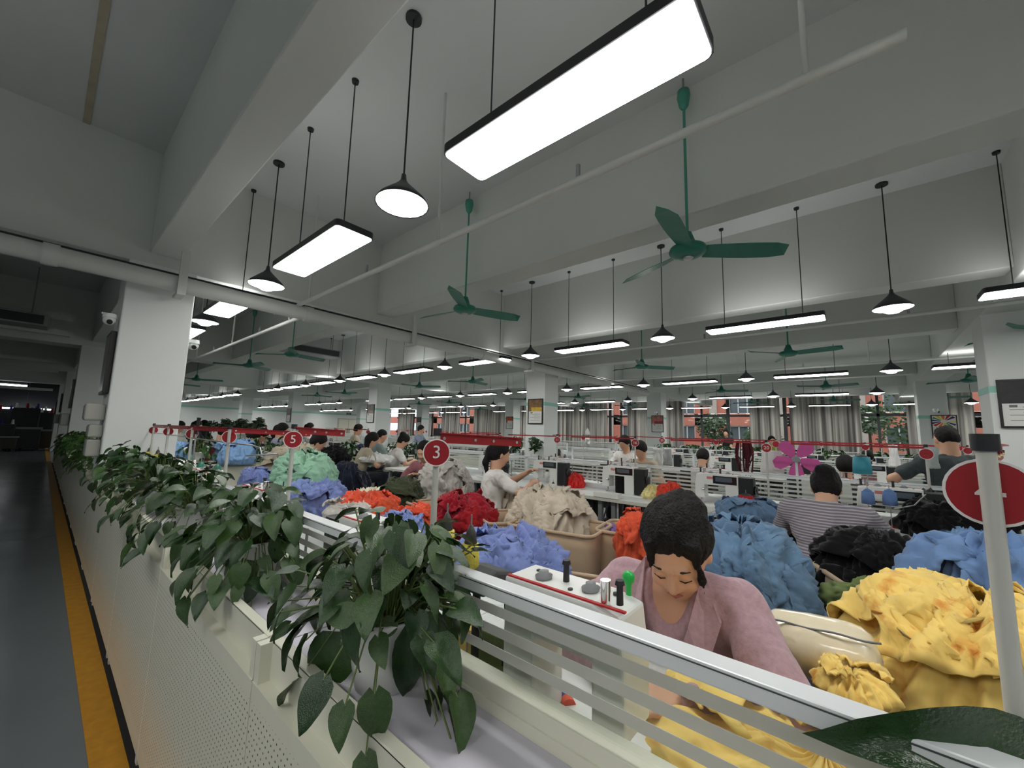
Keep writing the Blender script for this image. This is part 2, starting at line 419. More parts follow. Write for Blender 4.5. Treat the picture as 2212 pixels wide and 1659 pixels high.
# ---------------------------------------------------------------- ceiling fans
fan_m = mat('green_enamel', srgb(38, 122, 104), .35, var=.05); fan_l = mat('light_green_enamel', srgb(70, 150, 130), .4)
def make_fan():
    t = thing('ceiling_fan', 'x', 'fan', (0, 0, 0))
    B().cyl((0, 0, .09), (0, 0, 1.30), .011, n=8).build('down_rod', fan_l, t)
    B().lathe([(.0, 1.36), (.045, 1.35), (.05, 1.30), (.035, 1.22), (.014, 1.19), (0, 1.19)], n=14).build('canopy', fan_l, t)
    B().cyl((0, 0, 1.34), (0, 0, 1.46), .008, n=6).build('hook', grey_m, t)
    B().lathe([(0, .17), (.03, .165), (.045, .12), (.06, .07), (.125, .045), (.135, .02), (.125, .0), (.09, -.02), (.05, -.03), (0, -.032)], n=22).build('motor', fan_m, t)
    B().lathe([(0, -.045), (.03, -.043), (.04, -.03), (0, -.028)], n=12).build('cap', steel, t)
    for i in range(3):
        b = B(); nseg = 6; top = []; bot = []
        for j in range(nseg+1):
            u = j/nseg; x = .12+.58*u; wd = .055+.02*math.sin(u*2.6); tw = .022
            if j == nseg: wd *= .55
            top += [(x, -wd, .02+tw), (x, wd*1.0, .02-tw)]
        vs = [Vector(p) for p in top]+[Vector(p)-Vector((0, 0, .004)) for p in top]; m = len(top)
        fs = []
        for j in range(nseg):
            a = 2*j; fs += [(a, a+2, a+3, a+1), (m+a, m+a+1, m+a+3, m+a+2), (a, m+a, m+a+2, a+2), (a+1, a+3, m+a+3, m+a+1)]
        fs += [(0, 1, m+1, m), (m-2, 2*m-2, 2*m-1, m-1)]
        b.add([Matrix.Rotation(math.radians(120*i), 4, 'Z') @ p for p in vs], fs).build('blade', fan_m, t)
    return t
F0 = make_fan(); remember(F0); first = True
for ri, (fx, y0, ang) in enumerate(((3.02, .88, None), (7.75, .75, None), (13.0, .5, None), (17.6, .5, None))):
    angs = [-55, -23, -40, 10, 35, 70, 90, 20]
    for k in range(-1 if ri else 0, 9 if ri < 2 else 8):
        yy = y0+k*2.45
        if min(abs(yy-c) for c in (5.7, 12.87, 20.07)) < .3: continue
        lab = f'green three-blade ceiling fan, {ORD[k+1]} from the camera end of the {["first", "second", "third", "fourth"][ri]} fan row'
        if ri == 0 and k == 0: lab = 'largest green ceiling fan, hanging right of the big panel light'
        rz = math.radians(angs[k % 8] if ri == 0 else random.uniform(0, 120))
        if first: o = F0; first = False; o.location = (fx, yy, 2.72); o.rotation_euler = (0, 0, rz); o['label'] = lab
        else: o = dup(F0, (fx, yy, 2.72), rz, lab)
        o['group'] = 'green ceiling fans'

# ---------------------------------------------------------------- pipes and ceiling equipment
pipe_m = mat('painted_pipe', srgb(206, 209, 206), .45, var=.04, vs=3)
t = thing('sprinkler_main', 'thick white pipe crossing the ceiling in front of the nearest column', 'pipe', (0, 5.2, 2.77))
B().cyl((-9, 0, 0), (13, 0, 0), .084, n=18).build('pipe_run', pipe_m, t)
B().cyl((-9, 0, .075), (13, 0, .12), .012, n=6).build('cable', dark_m, t)
for x in (-2.2, -.1, 2.05, 5.2, 8.8):
    c = B(); c.cyl((x-.05, 0, 0), (x+.05, 0, 0), .096, n=18); c.build('coupling', pipe_m, t)
for x in (.78, 3.6, 6.6):
    B().box(x-.035, x+.035, -.12, -.09, -.1, .34).build('hanger', pipe_m, t)
    B().box(x-.035, x+.035, -.12, .1, -.13, -.1).build('hanger', pipe_m, t)
for i, (px_, z_, ya, yb, lab) in enumerate(((1.92, 2.85, -.23, 5.2, 'thin white sprinkler pipe running between the first two lamp rows'), (6.95, 2.95, -2, 5.2, 'thin white sprinkler pipe running beyond the second beam'), (1.95, 2.7, 5.2, 12.4, 'thin white sprinkler pipe continuing past the thick main'), (10.9, 2.95, -3, 12.4, 'thin white sprinkler pipe over the third lamp row'))):
    t = thing('sprinkler_pipe', lab, 'pipe', (px_, 0, z_), group='thin white sprinkler pipes')
    B().cyl((0, ya, 0), (0, yb, 0), .023, n=12).build('pipe_run', pipe_m, t)
    y = ya+.3
    while y < yb:
        B().cyl((0, y, .02), (0, y, 4.18-z_), .012, n=6).build('hanger', pipe_m, t)
        B().cyl((-.0, y+1.1, .02), (0, y+1.1, .1), .014, n=6).build('sprinkler_head', grey_m, t); y += 2.4
for i, (x, y, lx, ly, z, lab) in enumerate(((4.9, 12.0, 1.6, .5, 3.45, 'dark grey air handler under the ceiling past the first girder'), (12.2, 6.6, .8, 1.6, 3.2, 'grey flat air unit hanging near the far fans'), (15.6, 1.6, .8, 2.2, 3.25, 'grey long air unit hanging above the fourth lamp row'), (-1.2, 11.4, 2.2, .5, 3.05, 'grey box air unit hung over the dark aisle'))):
    t = thing('air_unit', lab, 'air conditioner', (x, y, z))
    B().box(-lx/2, lx/2, -ly/2, ly/2, 0, .22).build('casing', grey_m, t, bev=.01)
    B().box(-lx/2+.06, lx/2-.06, -ly/2-.01, -ly/2, .03, .19).build('grille', dark_m, t)
    for sx in (-1, 1): B().cyl((sx*lx*.4, 0, .2), (sx*lx*.4, 0, 4.18-z), .01, n=6).build('hanger', grey_m, t)
for i, (y, z) in enumerate(((11.6, 3.3), (11.9, 3.02), (18.7, 3.1), (19.1, 2.85), (25.8, 2.9), (26.3, 2.6))):
    t = thing('cable_tray', f'pale metal tray crossing the dark aisle, {ORD[i]} from the camera', 'tray', (-3, y, z), group='pale trays crossing the dark aisle')
    B().box(-5, 3.2, -.08, .08, 0, .05).build('tray_bed', pipe_m, t)
    B().box(-5, 3.2, -.09, -.08, 0, .1).build('tray_side', pipe_m, t)
for i, (x0, x1, y, z) in enumerate(((-1.62, -.55, 27.8, 2.83), (-1.5, .35, 33.5, 1.93), (-4, -3, 24, 2.8))):
    t = thing('tube_light', f'white tube light, {ORD[i]} one over the dark far end of the aisle', 'light', ((x0+x1)/2, y, z), group='tube lights over the dark end of the aisle')
    l = (x1-x0)/2; B().cyl((-l, 0, 0), (l, 0, 0), .035, n=8).build('tube', em_tube, t); B().box(-l, l, -.05, .05, .03, .08).build('housing', pipe_m, t)
    B().cyl((0, 0, .06), (0, 0, 4.18-z), .008, n=5).build('hanging_rod', grey_m, t)
# ---------------------------------------------------------------- aisle planter
def perf_mat():
    m = mat('perforated_cream', srgb(226, 225, 208), .2, var=.02, vs=3); nt = m.node_tree; N = nt.nodes; L = nt.links; b = N['Principled BSDF']
    tc = N['Texture Coordinate']; sp = N.new('ShaderNodeSeparateXYZ'); L.new(tc.outputs['Object'], sp.inputs[0])
    def mth(op, a, b_=None, c=None):
        n = N.new('ShaderNodeMath'); n.operation = op
        for i, v in enumerate((a, b_, c)):
            if v is None: continue
            if isinstance(v, (int, float)): n.inputs[i].default_value = v
            else: L.new(v, n.inputs[i])
        return n.outputs[0]
    p = .0185
    v = mth('DIVIDE', sp.outputs['Z'], p*.87); row = mth('FLOOR', v); odd = mth('MODULO', row, 2.0)
    u = mth('ADD', mth('DIVIDE', sp.outputs['Y'], p), mth('MULTIPLY', odd, .5))
    fu = mth('SUBTRACT', mth('FRACT', u), .5); fv = mth('SUBTRACT', mth('FRACT', v), .5)
    d = mth('SQRT', mth('ADD', mth('MULTIPLY', fu, fu), mth('MULTIPLY', mth('MULTIPLY', fv, fv), .75)))
    hole = mth('LESS_THAN', d, .125)
    ok = mth('MULTIPLY', mth('LESS_THAN', sp.outputs['Z'], .715), mth('GREATER_THAN', sp.outputs['Z'], .12))
    hole = mth('MULTIPLY', hole, ok)
    mx = N.new('ShaderNodeMix'); mx.data_type = 'RGBA'; L.new(hole, mx.inputs[0])
    src = b.inputs['Base Color'].links[0].from_socket; L.new(src, mx.inputs[6]); mx.inputs[7].default_value = (.03, .03, .03, 1)
    L.new(mx.outputs[2], b.inputs['Base Color'])
    return m
perf = perf_mat(); shelf_m = mat('lavender_white_shelf', srgb(206, 203, 214), .42, var=.03, vs=4)
def planter(i, y0, y1, lab, shelf=True):
    t = thing('planter_unit', lab, 'planter', (0, 0, 0), group=None); g = .0025
    B().box(.387, .393, y0+g, y1-g, .045, .7535).build('perforated_panel', perf, t, bev=.001)
    b = B(); b.prism([(.3862, .7525), (.4155, .7525), (.4155, .757), (.3862, .757)], y0+g, y1-g, Matrix(((1,0,0,0),(0,0,1,0),(0,1,0,0),(0,0,0,1)))); b.build('ledge', cream, t)
    B().box(.415, .419, y0+g, y1-g, .75, .843).build('upper_panel', cream, t, bev=.001)
    for ya, yb in ((y0+g, y0+.028), (y1-.028, y1-g)): B().box(.389, .418, ya, yb, .752, .842).build('end_bracket', cream, t, bev=.001)
    if shelf:
        B().box(.415, .440, y0+g, y1-g, .838, .8445).build('rim', cream, t, bev=.002)
        B().box(.436, .440, y0+g, y1-g, .80, .84).build('inner_lip', cream, t)
        B().box(.42, .612, y0+g, y1-g, .80, .82).build('shelf', shelf_m, t)
        B().box(.60, .608, y0+g, y1-g, .04, .80).build('back_panel', cream, t)
    B().box(.43, .44, y0, y1, .0, .06).build('kick_board', dark_m, t)
    for y in (y0+.03, y1-.06): B().box(.392, .42, y, y+.03, 0, .05).build('foot', cream, t)
k = 0; y = -2.19
JY = []
while y < 19.5:
    y1 = y+1.1
    JY.append((y, y1)); y = y1
for i, (a, b_) in enumerate(JY):
    if a < 5.42 < b_:
        planter(i, a, b_, 'cream planter unit wrapping the foot of the nearest column', shelf=False)
        continue
    lab = f'cream sheet-metal planter unit, {ORD[i]} from the camera end of the aisle planter'
    if abs(a-.01) < .1: lab = 'cream planter unit at the bottom edge under the nearest potted plant'
    if abs(a-1.11) < .1: lab = 'cream perforated planter unit left of the vertical joint, with long shelf'
    planter(i, a, b_, lab)

# ---------------------------------------------------------------- glass partitions
def frost():
    m = bpy.data.materials.new('frosted_film'); m.use_nodes = True; nt = m.node_tree; nt.nodes.clear()
    o = nt.nodes.new('ShaderNodeOutputMaterial'); mx = nt.nodes.new('ShaderNodeMixShader'); mx.inputs[0].default_value = .42
    d = nt.nodes.new('ShaderNodeBsdfDiffuse'); d.inputs[0].default_value = (.62, .63, .60, 1)
    t = nt.nodes.new('ShaderNodeBsdfTranslucent'); t.inputs[0].default_value = (.85, .85, .80, 1)
    nt.links.new(d.outputs[0], mx.inputs[1]); nt.links.new(t.outputs[0], mx.inputs[2]); nt.links.new(mx.outputs[0], o.inputs[0])
    return m
frost_m = frost()
groove_m = mat('dark_groove', srgb(70, 74, 76), .5)
def partition(lab, X, y0, y1, posts, zb=.75, near=False, nst=7, along='Y'):
    M = None
    t = thing('glass_partition', lab, 'partition', (X, 0, 0) if along == 'Y' else (0, X, 0), 0 if along == 'Y' else -math.pi/2)
    if along == 'X': y0, y1 = y0, y1
    r = B().box(-.02, .02, y0, y1, 1.022, 1.049).build('top_rail', alu, t, bev=.003 if near else 0)
    B().box(-.0208, .0208, y0, y1, 1.0435, 1.0452).build('rail_groove', groove_m, r)
    B().box(-.022, .022, y0, y1, zb, zb+.05 if not near else .873).build('base_rail', cream if near else alu, t, bev=.002 if near else 0)
    if near:
        B().box(-.026, .0, y0, y1, .838, .845).build('ridge', cream, t); 
    ps = sorted(set([y0]+list(posts)+[y1]))
    for a, b_ in zip(ps[:-1], ps[1:]):
        B().box(-.003, .003, a+.02, b_-.02, zb+.05, 1.024).build('glass_pane', glass, t)
        for s in range(nst):
            z1 = 1.005-.0377*s; z0 = z1-.019
            if z0 < (zb+.05 if not near else .873): break
            B().box(-.0045, -.0032, a+.02, b_-.02, z0, z1).build('frosted_stripe', frost_m, t)
    for p in ps: B().box(-.02, .02, p-.02, p+.02, zb-.7, 1.03).build('post', alu, t)
    return t
partition('long aluminium rail and striped glass partition right behind the planter', .635, -2.2, 5.30, [-1.09, 1.9, 3.6], zb=.80, near=True)
partition('striped glass partition behind the women in white and in stripes', 4.2, -3.0, 4.9, [-.52, 1.67, 3.3])
partition('striped glass partition behind the person in the black shirt', 7.9, -3.0, 4.9, [-.3, 2.3])
partition('striped glass partition in front of the far hedge of plants', 11.5, -3.0, 4.9, [.2, 2.6])
partition('striped glass partition nearest the curtains, camera side block', 15.3, -3.0, 4.9, [1.0], nst=5)
for i, X in enumerate((4.6, 8.3, 11.9, 15.6)):
    partition(f'striped glass partition beyond the cross aisle, {ORD[i]} from the main aisle', X, 7.6, 18.4, [11.2, 14.8], nst=5)
for i, X in enumerate((4.6, 8.3, 12)):
    partition(f'striped glass partition in the far end block, {ORD[i]} from the main aisle', X, 21.5, 32, [26], nst=4)
# cross planter (white low wall) beyond the cross aisle
def cross_planter(x0, x1, Y, lab):
    t = thing('cross_planter', lab, 'planter')
    B().box(x0, x1, Y, Y+.006, .05, .755).build('front_panel', cream, t)
    B().box(x0, x1, Y+.0, Y+.03, .752, .758).build('ledge', cream, t); B().box(x0, x1, Y+.028, Y+.034, .755, .843).build('upper_panel', cream, t)
    B().box(x0, x1, Y+.028, Y+.26, .80, .82).build('shelf', shelf_m, t); B().box(x0, x1, Y+.028, Y+.05, .838, .845).build('rim', cream, t)
    B().box(x0, x1, Y+.25, Y+.27, .05, .82).build('back_panel', cream, t); B().box(x1-.01, x1, Y, Y+.27, .05, .843).build('end_panel', cream, t)
    B().box(x0, x1, Y+.05, Y+.06, 0, .06).build('kick_board', dark_m, t)
    return t
cross_planter(1.35, 5.05, 6.9, 'cream low planter wall across the cross aisle behind the green pile')
cross_planter(5.6, 7.3, 6.9, 'cream low planter wall right of the column with the large poster')

# ---------------------------------------------------------------- tables
top_m = mat('white_laminate', srgb(224, 226, 224), .35, var=.04, vs=5); edge_m = mat('grey_cream_edge', srgb(196, 196, 186), .5, var=.06, vs=12)
leg_m = mat('grey_steel_leg', srgb(128, 132, 134), .4, metal=.3)
def make_table(L=.95, D=.57):
    t = thing('sewing_table', 'x', 'table')
    B().box(-L/2+.001, L/2-.001, -D/2, D/2, .722, .75).build('table_top', top_m, t, bev=.003)
    B().box(-L/2+.001, L/2-.001, -D/2-.004, -D/2, .718, .748).build('edge_band', edge_m, t)
    for sx in (-1, 1):
        for sy in (-1, 1): B().box(sx*(L/2-.07)-.02, sx*(L/2-.07)+.02, sy*(D/2-.06)-.02, sy*(D/2-.06)+.02, 0, .72).build('leg', leg_m, t)
        B().box(sx*(L/2-.07)-.02, sx*(L/2-.07)+.02, -D/2, D/2, .03, .07).build('foot_bar', leg_m, t)
    B().box(-L/2+.08, L/2-.08, .12, .16, .16, .20).build('cross_bar', leg_m, t)
    B().box(-.10, .22, -.12, .12, .04, .09).build('treadle', dark_m, t)
    B().box(-.05, .25, -.1, .12, .50, .72).build('oil_pan', dark_m, t)
    B().cyl((.28, .05, .45), (.36, .05, .70), .008, n=6).build('pedal_rod', leg_m, t)
    return t
T0 = make_table(); remember(T0); used_t = [False]
def table(x, y, rz, lab, group):
    for (cx0, cx1) in CX:
        for (cy0, cy1) in CY:
            if cx0-.29 < x < cx1+.29 and cy0-.49 < y < cy1+.49: return None
    if not used_t[0]:
        used_t[0] = True; T0.location = (x, y, 0); T0.rotation_euler = (0, 0, rz); T0['label'] = lab; o = T0
    else: o = dup(T0, (x, y, 0), rz, lab)
    o['group'] = group; return o
RM, RP = -math.pi/2, math.pi/2
for i in range(7): table(.945, -1.4+.95*i, RP, f'white sewing table, {ORD[i]} from the camera end behind the planter glass', 'sewing tables behind the planter glass')
for i in range(8): table(3.885, -1.45+.95*i, RM, f'white sewing table, {ORD[i]} from the right in the row behind the two seated women', 'sewing tables in the second row')
for i in range(8): table(4.52, -1.45+.95*i, RP, f'white sewing table, {ORD[i]} from the right just beyond the second partition', 'sewing tables beyond the second partition')
for r, (X, rz) in enumerate(((7.58, RM), (8.22, RP), (11.18, RM), (14.98, RM))):
    for i in range(7): table(X, -1.0+.95*i, rz, f'far sewing table, {ORD[i]} from the right, in the {["third", "fourth", "fifth", "sixth"][r]} table row', f'sewing tables in the {["third", "fourth", "fifth", "sixth"][r]} row')
for r, (X, rz) in enumerate(((4.28, RM), (4.92, RP), (7.98, RM), (11.58, RM))):
    for i in range(10): table(X, 8.1+.98*i, rz, f'sewing table beyond the cross aisle, {ORD[i]} from the camera in its {ORD[r]} row', f'sewing tables beyond the cross aisle, {ORD[r]} row')

# ---------------------------------------------------------------- sewing machines
mw = mat('machine_white', srgb(222, 224, 220), .3, var=.03, vs=10); disp = mat('dark_display', srgb(26, 30, 34), .15, coat=.5); motor_m = mat('motor_black', srgb(30, 32, 35), .4)
red_m = mat('red_plastic', srgb(176, 30, 36), .4); chrome = mat('chrome', (.8, .8, .8), .12, metal=1.0)
def make_machine(kind=0):
    t = thing('sewing_machine', 'x', 'sewing machine')
    B().box(0, .45, -.085, .085, .75-.75, .018).build('bed', mw, t, bev=.003)
    gx, gz = (0, .08, .245, .345), (.016, .075, .19, .29); fill = {(0, 1), (0, 2), (1, 2), (2, 0), (2, 1), (2, 2)}; vid = {}; vs = []; fs = []
    def vx(i, j, s):
        if (i, j, s) not in vid: vid[(i, j, s)] = len(vs); vs.append((gx[i]+(.012 if (i, j) == (0, 3) else 0), s*.056, gz[j]-(.012 if (i, j) == (0, 3) else 0)))
        return vid[(i, j, s)]
    for i, j in sorted(fill):
        fs.append((vx(i, j, -1), vx(i+1, j, -1), vx(i+1, j+1, -1), vx(i, j+1, -1))); fs.append((vx(i, j, 1), vx(i, j+1, 1), vx(i+1, j+1, 1), vx(i+1, j, 1)))
        for (di, dj, p, q) in ((-1, 0, (i, j), (i, j+1)), (1, 0, (i+1, j+1), (i+1, j)), (0, -1, (i+1, j), (i, j)), (0, 1, (i, j+1), (i+1, j+1))):
            if (i+di, j+dj) not in fill: fs.append((vx(*p, -1), vx(*q, -1), vx(*q, 1), vx(*p, 1)))
    B().add(vs, fs).build('arm', mw, t, bev=.006)
    if not kind: B().prism(rrect(.055, .058, .02), .03, .275).build('motor_cover', motor_m, t, bev=.006, loc=(.40, 0, 0))
    w_ = B(); w_.lathe([(0, 0), (.035, 0), (.042, .006), (.042, .014), (.035, .02), (0, .02)], c=(.456 if not kind else .346, 0, .17 if not kind else .22), ax='x', n=18).build('hand_wheel', motor_m, t)
    B().box(.15, .335, -.0585, -.056, .205, .272).build('display', disp, t, bev=.001)
    B().box(.17, .30, -.0595, -.0585, .225, .262).build('screen', mat('screen_grey', srgb(84, 92, 100), .2), t)
    B().cyl((.035, 0, .075), (.035, 0, .02), .005, n=8).cyl((.05, -.01, .08), (.05, -.01, .022), .004, n=8).build('needle_bar', chrome, t)
    B().box(.02, .065, -.02, .02, .018, .024).build('presser_foot', chrome, t)
    B().lathe([(0, 0), (.014, 0), (.014, .014), (.009, .02), (0, .02)], c=(.07, -.056, .15), M=Matrix.Rotation(math.radians(90), 4, 'X'), n=12).build('tension_dial', chrome, t)
    B().box(.0, .34, .044, .052, .2895, .2925).build('red_strip', red_m, t)
    for x, y in ((.03, .02), (.20, -.01)):
        k_ = B(); k_.cyl((x, y, .29), (x, y, .325), .008, .007, n=10); k_.cyl((x, y, .325), (x, y, .333), .011, .009, n=10); k_.build('thread_post', black_m, t)
    for x, y in ((.12, .0), (.255, .01)):
        k_ = B(); k_.lathe([(0, .291), (.02, .291), (.022, .297), (.012, .301), (.012, .306), (0, .308)], c=(x, y, 0), n=14); k_.build('bobbin_winder', grey_m, t)
    for x, y in ((.065, -.02), (.16, .025), (.3, -.02)):
        B().cyl((x, y, .289), (x, y, .293), .006, n=10).build('screw', dark_m, t)
    B().cyl((.06, .03, .29), (.06, .03, .33), .012, n=12, cap=True).build('oil_sight_glass', chrome, t)
    if not kind: B().cyl((.44, .12, 0), (.44, .12, .24), .005, n=6).cyl((.41, .12, .235), (.47, .12, .235), .004, n=6).build('thread_stand', grey_m, t)
    B().box(.10, .15, -.0572, -.056, .24, .262).build('red_badge', mat('faded_red_mark', srgb(196, 120, 116), .5), t)
    return t
M0 = make_machine(); remember(M0); used_m = [False]
def machine(x, y, rz, lab, group):
    for (cx0, cx1) in CX:
        for (cy0, cy1) in CY:
            if cx0-.15 < x < cx1+.15 and cy0-.5 < y < cy1+.5: return None
    if not used_m[0]:
        used_m[0] = True; M0.location = (x, y, .75); M0.rotation_euler = (0, 0, rz); M0['label'] = lab; o = M0
    else: o = dup(M0, (x, y, .75), rz, lab)
    o['group'] = group; return o
MN = make_machine(1); MN.location = (.75, .325, .75); MN.rotation_euler = (0, 0, RP); MN.scale = (.80, 1, 1); tag(MN, 'nearest white sewing machine with a red strip, seen over the rail', 'sewing machine', 'sewing machines behind the planter glass')
for i, y in enumerate((1.07, 2.15, 3.2, 4.2)): machine(.78, y, RP, f'white sewing machine behind the planter rail, {ORD[i+1]} from the camera', 'sewing machines behind the planter glass')
R2 = [(-.0, 'white sewing machine with dark screen right of the woman in stripes'), (1.10, 'white sewing machine with dark display behind the head of the woman in pink'), (2.02, 'white sewing machine right of the red plastic bag'), (2.93, 'white sewing machine in front of the woman in white'), (3.85, 'white sewing machine left of the woman in white'), (-.95, 'white sewing machine at the right edge beside dark clothes')]
for y, l in R2: machine(3.92, y+.02, RM, l, 'sewing machines in the second row')
for r, (X, rz) in enumerate(((4.55, RP), (7.62, RM), (11.2, RM))):
    for i in range(6): machine(X, -.9+.95*i, rz, f'far sewing machine, {ORD[i]} from the right, on the {["third", "fourth", "fifth"][r]} table row', 'far sewing machines')
for r, (X, rz) in enumerate(((4.32, RM), (4.9, RP))):
    for i in range(6): machine(X, 8.2+.98*i, rz, f'sewing machine beyond the cross aisle, {ORD[i]} from the camera on its {ORD[r]} table row', 'sewing machines beyond the cross aisle')

# ---------------------------------------------------------------- numbered signs and red rails
pole_m = mat('pale_pole', srgb(196, 197, 190), .4, var=.04); sign_m = mat('sign_red', srgb(158, 22, 34), .4); rail_m = mat('red_rail', srgb(160, 34, 40), .35, var=.06); sign_w = mat('sign_white', srgb(236, 232, 230), .5)
def text_mesh(s, size, ext=.0006):
    c = bpy.data.curves.new('t', 'FONT'); c.body = s; c.size = size; c.align_x = 'CENTER'; c.align_y = 'CENTER'; c.extrude = ext; c.resolution_u = 3
    o = bpy.data.objects.new('t', c); COL.objects.link(o); dg = bpy.context.evaluated_depsgraph_get()
    me = bpy.data.meshes.new_from_object(o.evaluated_get(dg)); bpy.data.objects.remove(o); bpy.data.curves.remove(c); return me
def sign(x, y, num, lab, face=True, z=1.287, armv=None, zfoot=.75, r=.034, cap=.0):
    """pole with a numbered disc facing -Y/-X (toward the camera) and a red slotted rail"""
    t = thing('number_sign', lab, 'sign', (x, y, zfoot)); z -= zfoot
    top = z+r+.012
    yaw = math.atan2(-y, -x) if face else math.atan2(-y, -x)
    fd = Vector((math.cos(yaw), math.sin(yaw), 0)); sd = 1 if face else -1
    B().cyl((0, 0, 0), (0, 0, top), .0085, n=10).build('pole', pole_m, t)
    c = fd*(.014*sd)
    R = Matrix.Rotation(yaw+math.pi/2, 4, 'Z') @ Matrix.Rotation(math.pi/2, 4, 'X')
    B().lathe([(0, -.003), (r, -.003), (r, .003), (0, .003)], c=(c.x, c.y, z), n=28, smooth=False, M=R).build('disc', sign_m, t)
    B().lathe([(r, -.0034), (r+.003, -.0034), (r+.003, .0034), (r, .0034)], c=(c.x, c.y, z), n=28, smooth=False, M=R).build('disc_rim', sign_w, t)
    if num:
        me = text_mesh(num, r*1.45 if len(num) == 1 else r*1.15); me.transform(Matrix.Translation(c+Vector((0, 0, z))+fd*.0042) @ R)
        link('number', me, sign_w, t)
    B().cyl((0, 0, top), (0, 0, top+.02), .012, n=10).build('pole_cap', black_m, t)
    if armv is not None:
        tk = 1 if x < 1 else .5; a = Vector(armv); l = a.length; d = a.normalized(); yv = math.atan2(d.y, d.x); pt = -math.asin(d.z)
        M = Matrix.Translation((0, 0, top-.004)) @ Matrix.Rotation(yv, 4, 'Z') @ Matrix.Rotation(pt, 4, 'Y')
        ar = B().box(0, l, -.003, .003, -.016*tk, .012*tk, M).box(0, l, -.012*tk, .003, .010*tk, .013*tk, M).build('red_rail', rail_m, t)
        for q in (.06, .4, .62, .93) if x < 1 else ():
            B().cyl(M @ Vector((l*q, -.006, -.003)), M @ Vector((l*q, .006, -.003)), .005, n=8).build('rail_screw', chrome, ar)
    return t
S1 = .72
sign(S1, -.115, '4', 'large red disc numbered 4 behind its pale pole at the right edge', face=False, z=1.295, armv=(.62, -.12, .0), r=.036)
_o = sign(S1, .885, '3', 'red disc numbered 3 on a pale pole above the empty bin', armv=(.33, -.03, -.012), z=1.29)
sign(S1, 1.86, '5', 'red disc numbered 5 in front of the mint green pile', armv=(.20, -.06, -.01), z=1.295)
for i, (y, l) in enumerate(((2.77, 'red rail post without number left of the number 5 sign'), (3.65, 'red disc on a leaning pole, third from the column'), (4.48, 'red disc on a pole, second from the column face'), (5.18, 'red disc on a pole right in front of the nearest column'))):
    sign(S1, y, '', l, face=False, armv=(.05, -.85, 0) if i else (.5, .1, -.02), z=1.28)
for i, (x, y, nnum, lab) in enumerate(((4.15, 2.80, '11', 'number 11 sign on the rail post behind the woman in white'), (4.15, 1.80, '16', 'number 16 sign right of the red plastic bag'), (7.85, 2.86, '25', 'number 25 sign over the white hanging cloth'),
     (7.85, 1.0, '', 'red disc sign beside the dark red hanging threads'), (4.15, .60, '20', 'number 20 sign left of the pink fan'), (4.15, -.38, '', 'pale pink disc sign left of the standing man'), (4.15, 3.75, '9', 'red sign left of the woman in white on the second partition'))):
    sign(x, y, nnum, lab, armv=(.0, .8, 0), z=1.275, r=.036 if x < 5 else .05)
for r, (X, ys) in enumerate(((7.85, [-1.1, -.1, 1.9, 3.8, 4.6]), (11.45, [-1.5, -.4, .6, 1.7, 2.8, 3.9]), (15.25, [-1, .5, 2, 3.5]))):
    for i, y in enumerate(ys): sign(X, y, '', f'small red rail post, {ORD[i]} from the right on the {["third", "fourth", "fifth"][r]} partition', armv=(0, .9, 0), z=1.27, r=.04)
for r, X in enumerate((4.55, 8.25, 11.85)):
    for i in range(7): sign(X, 7.9+1.5*i, '', f'red rail post beyond the cross aisle, {ORD[i]} from the camera in its {ORD[r]} row', armv=(0.6 if i % 2 else -.1, .8, 0), z=1.28, r=.04)
# ---------------------------------------------------------------- outside the windows
brick_m = mat('coral_facade', srgb(222, 140, 118), .85, var=.08, vs=2)
bd = thing('neighbour_building', 'coral red building with white window frames seen through the windows', 'building', (36, 0, 0))
bw = B(); WY = [-14+4.6*i for i in range(14)]
bw.box(0, 1, -20, 60, -2, 1.2).box(0, 1, -20, 60, 2.35, 3.3).box(0, 1, -20, 60, 5.2, 9)
for y in WY: bw.box(0, 1, y-1.3, y+1.3, 1.2, 5.3)
bw.build('facade', brick_m, bd)
for i, y in enumerate(WY):
    B().box(-.15, .05, y-.45, y+.1, -2, 8).build('pilaster', mat('pale_pilaster', srgb(214, 200, 188), .8, var=.1), bd)
    for z0, z1 in ((1.2, 2.35), (3.3, 5.2)):
        f = B(); f.box(.1, .2, y+1.3, y+3.3, z0, z0+.07).box(.1, .2, y+1.3, y+3.3, z1-.07, z1)
        for q in range(4): f.box(.1, .2, y+1.3+q*.64, y+1.38+q*.64, z0, z1)
        f.build('window_frame', white, bd); B().box(.3, .32, y+1.3, y+3.3, z0, z1).build('window_pane', mat('dark_outside_glass', srgb(112, 122, 126), .15), bd)
B().box(22.5, 60, -40, 80, -.4, -.3).build('ground', mat('asphalt', srgb(120, 122, 122), .9, var=.1), kind='structure')

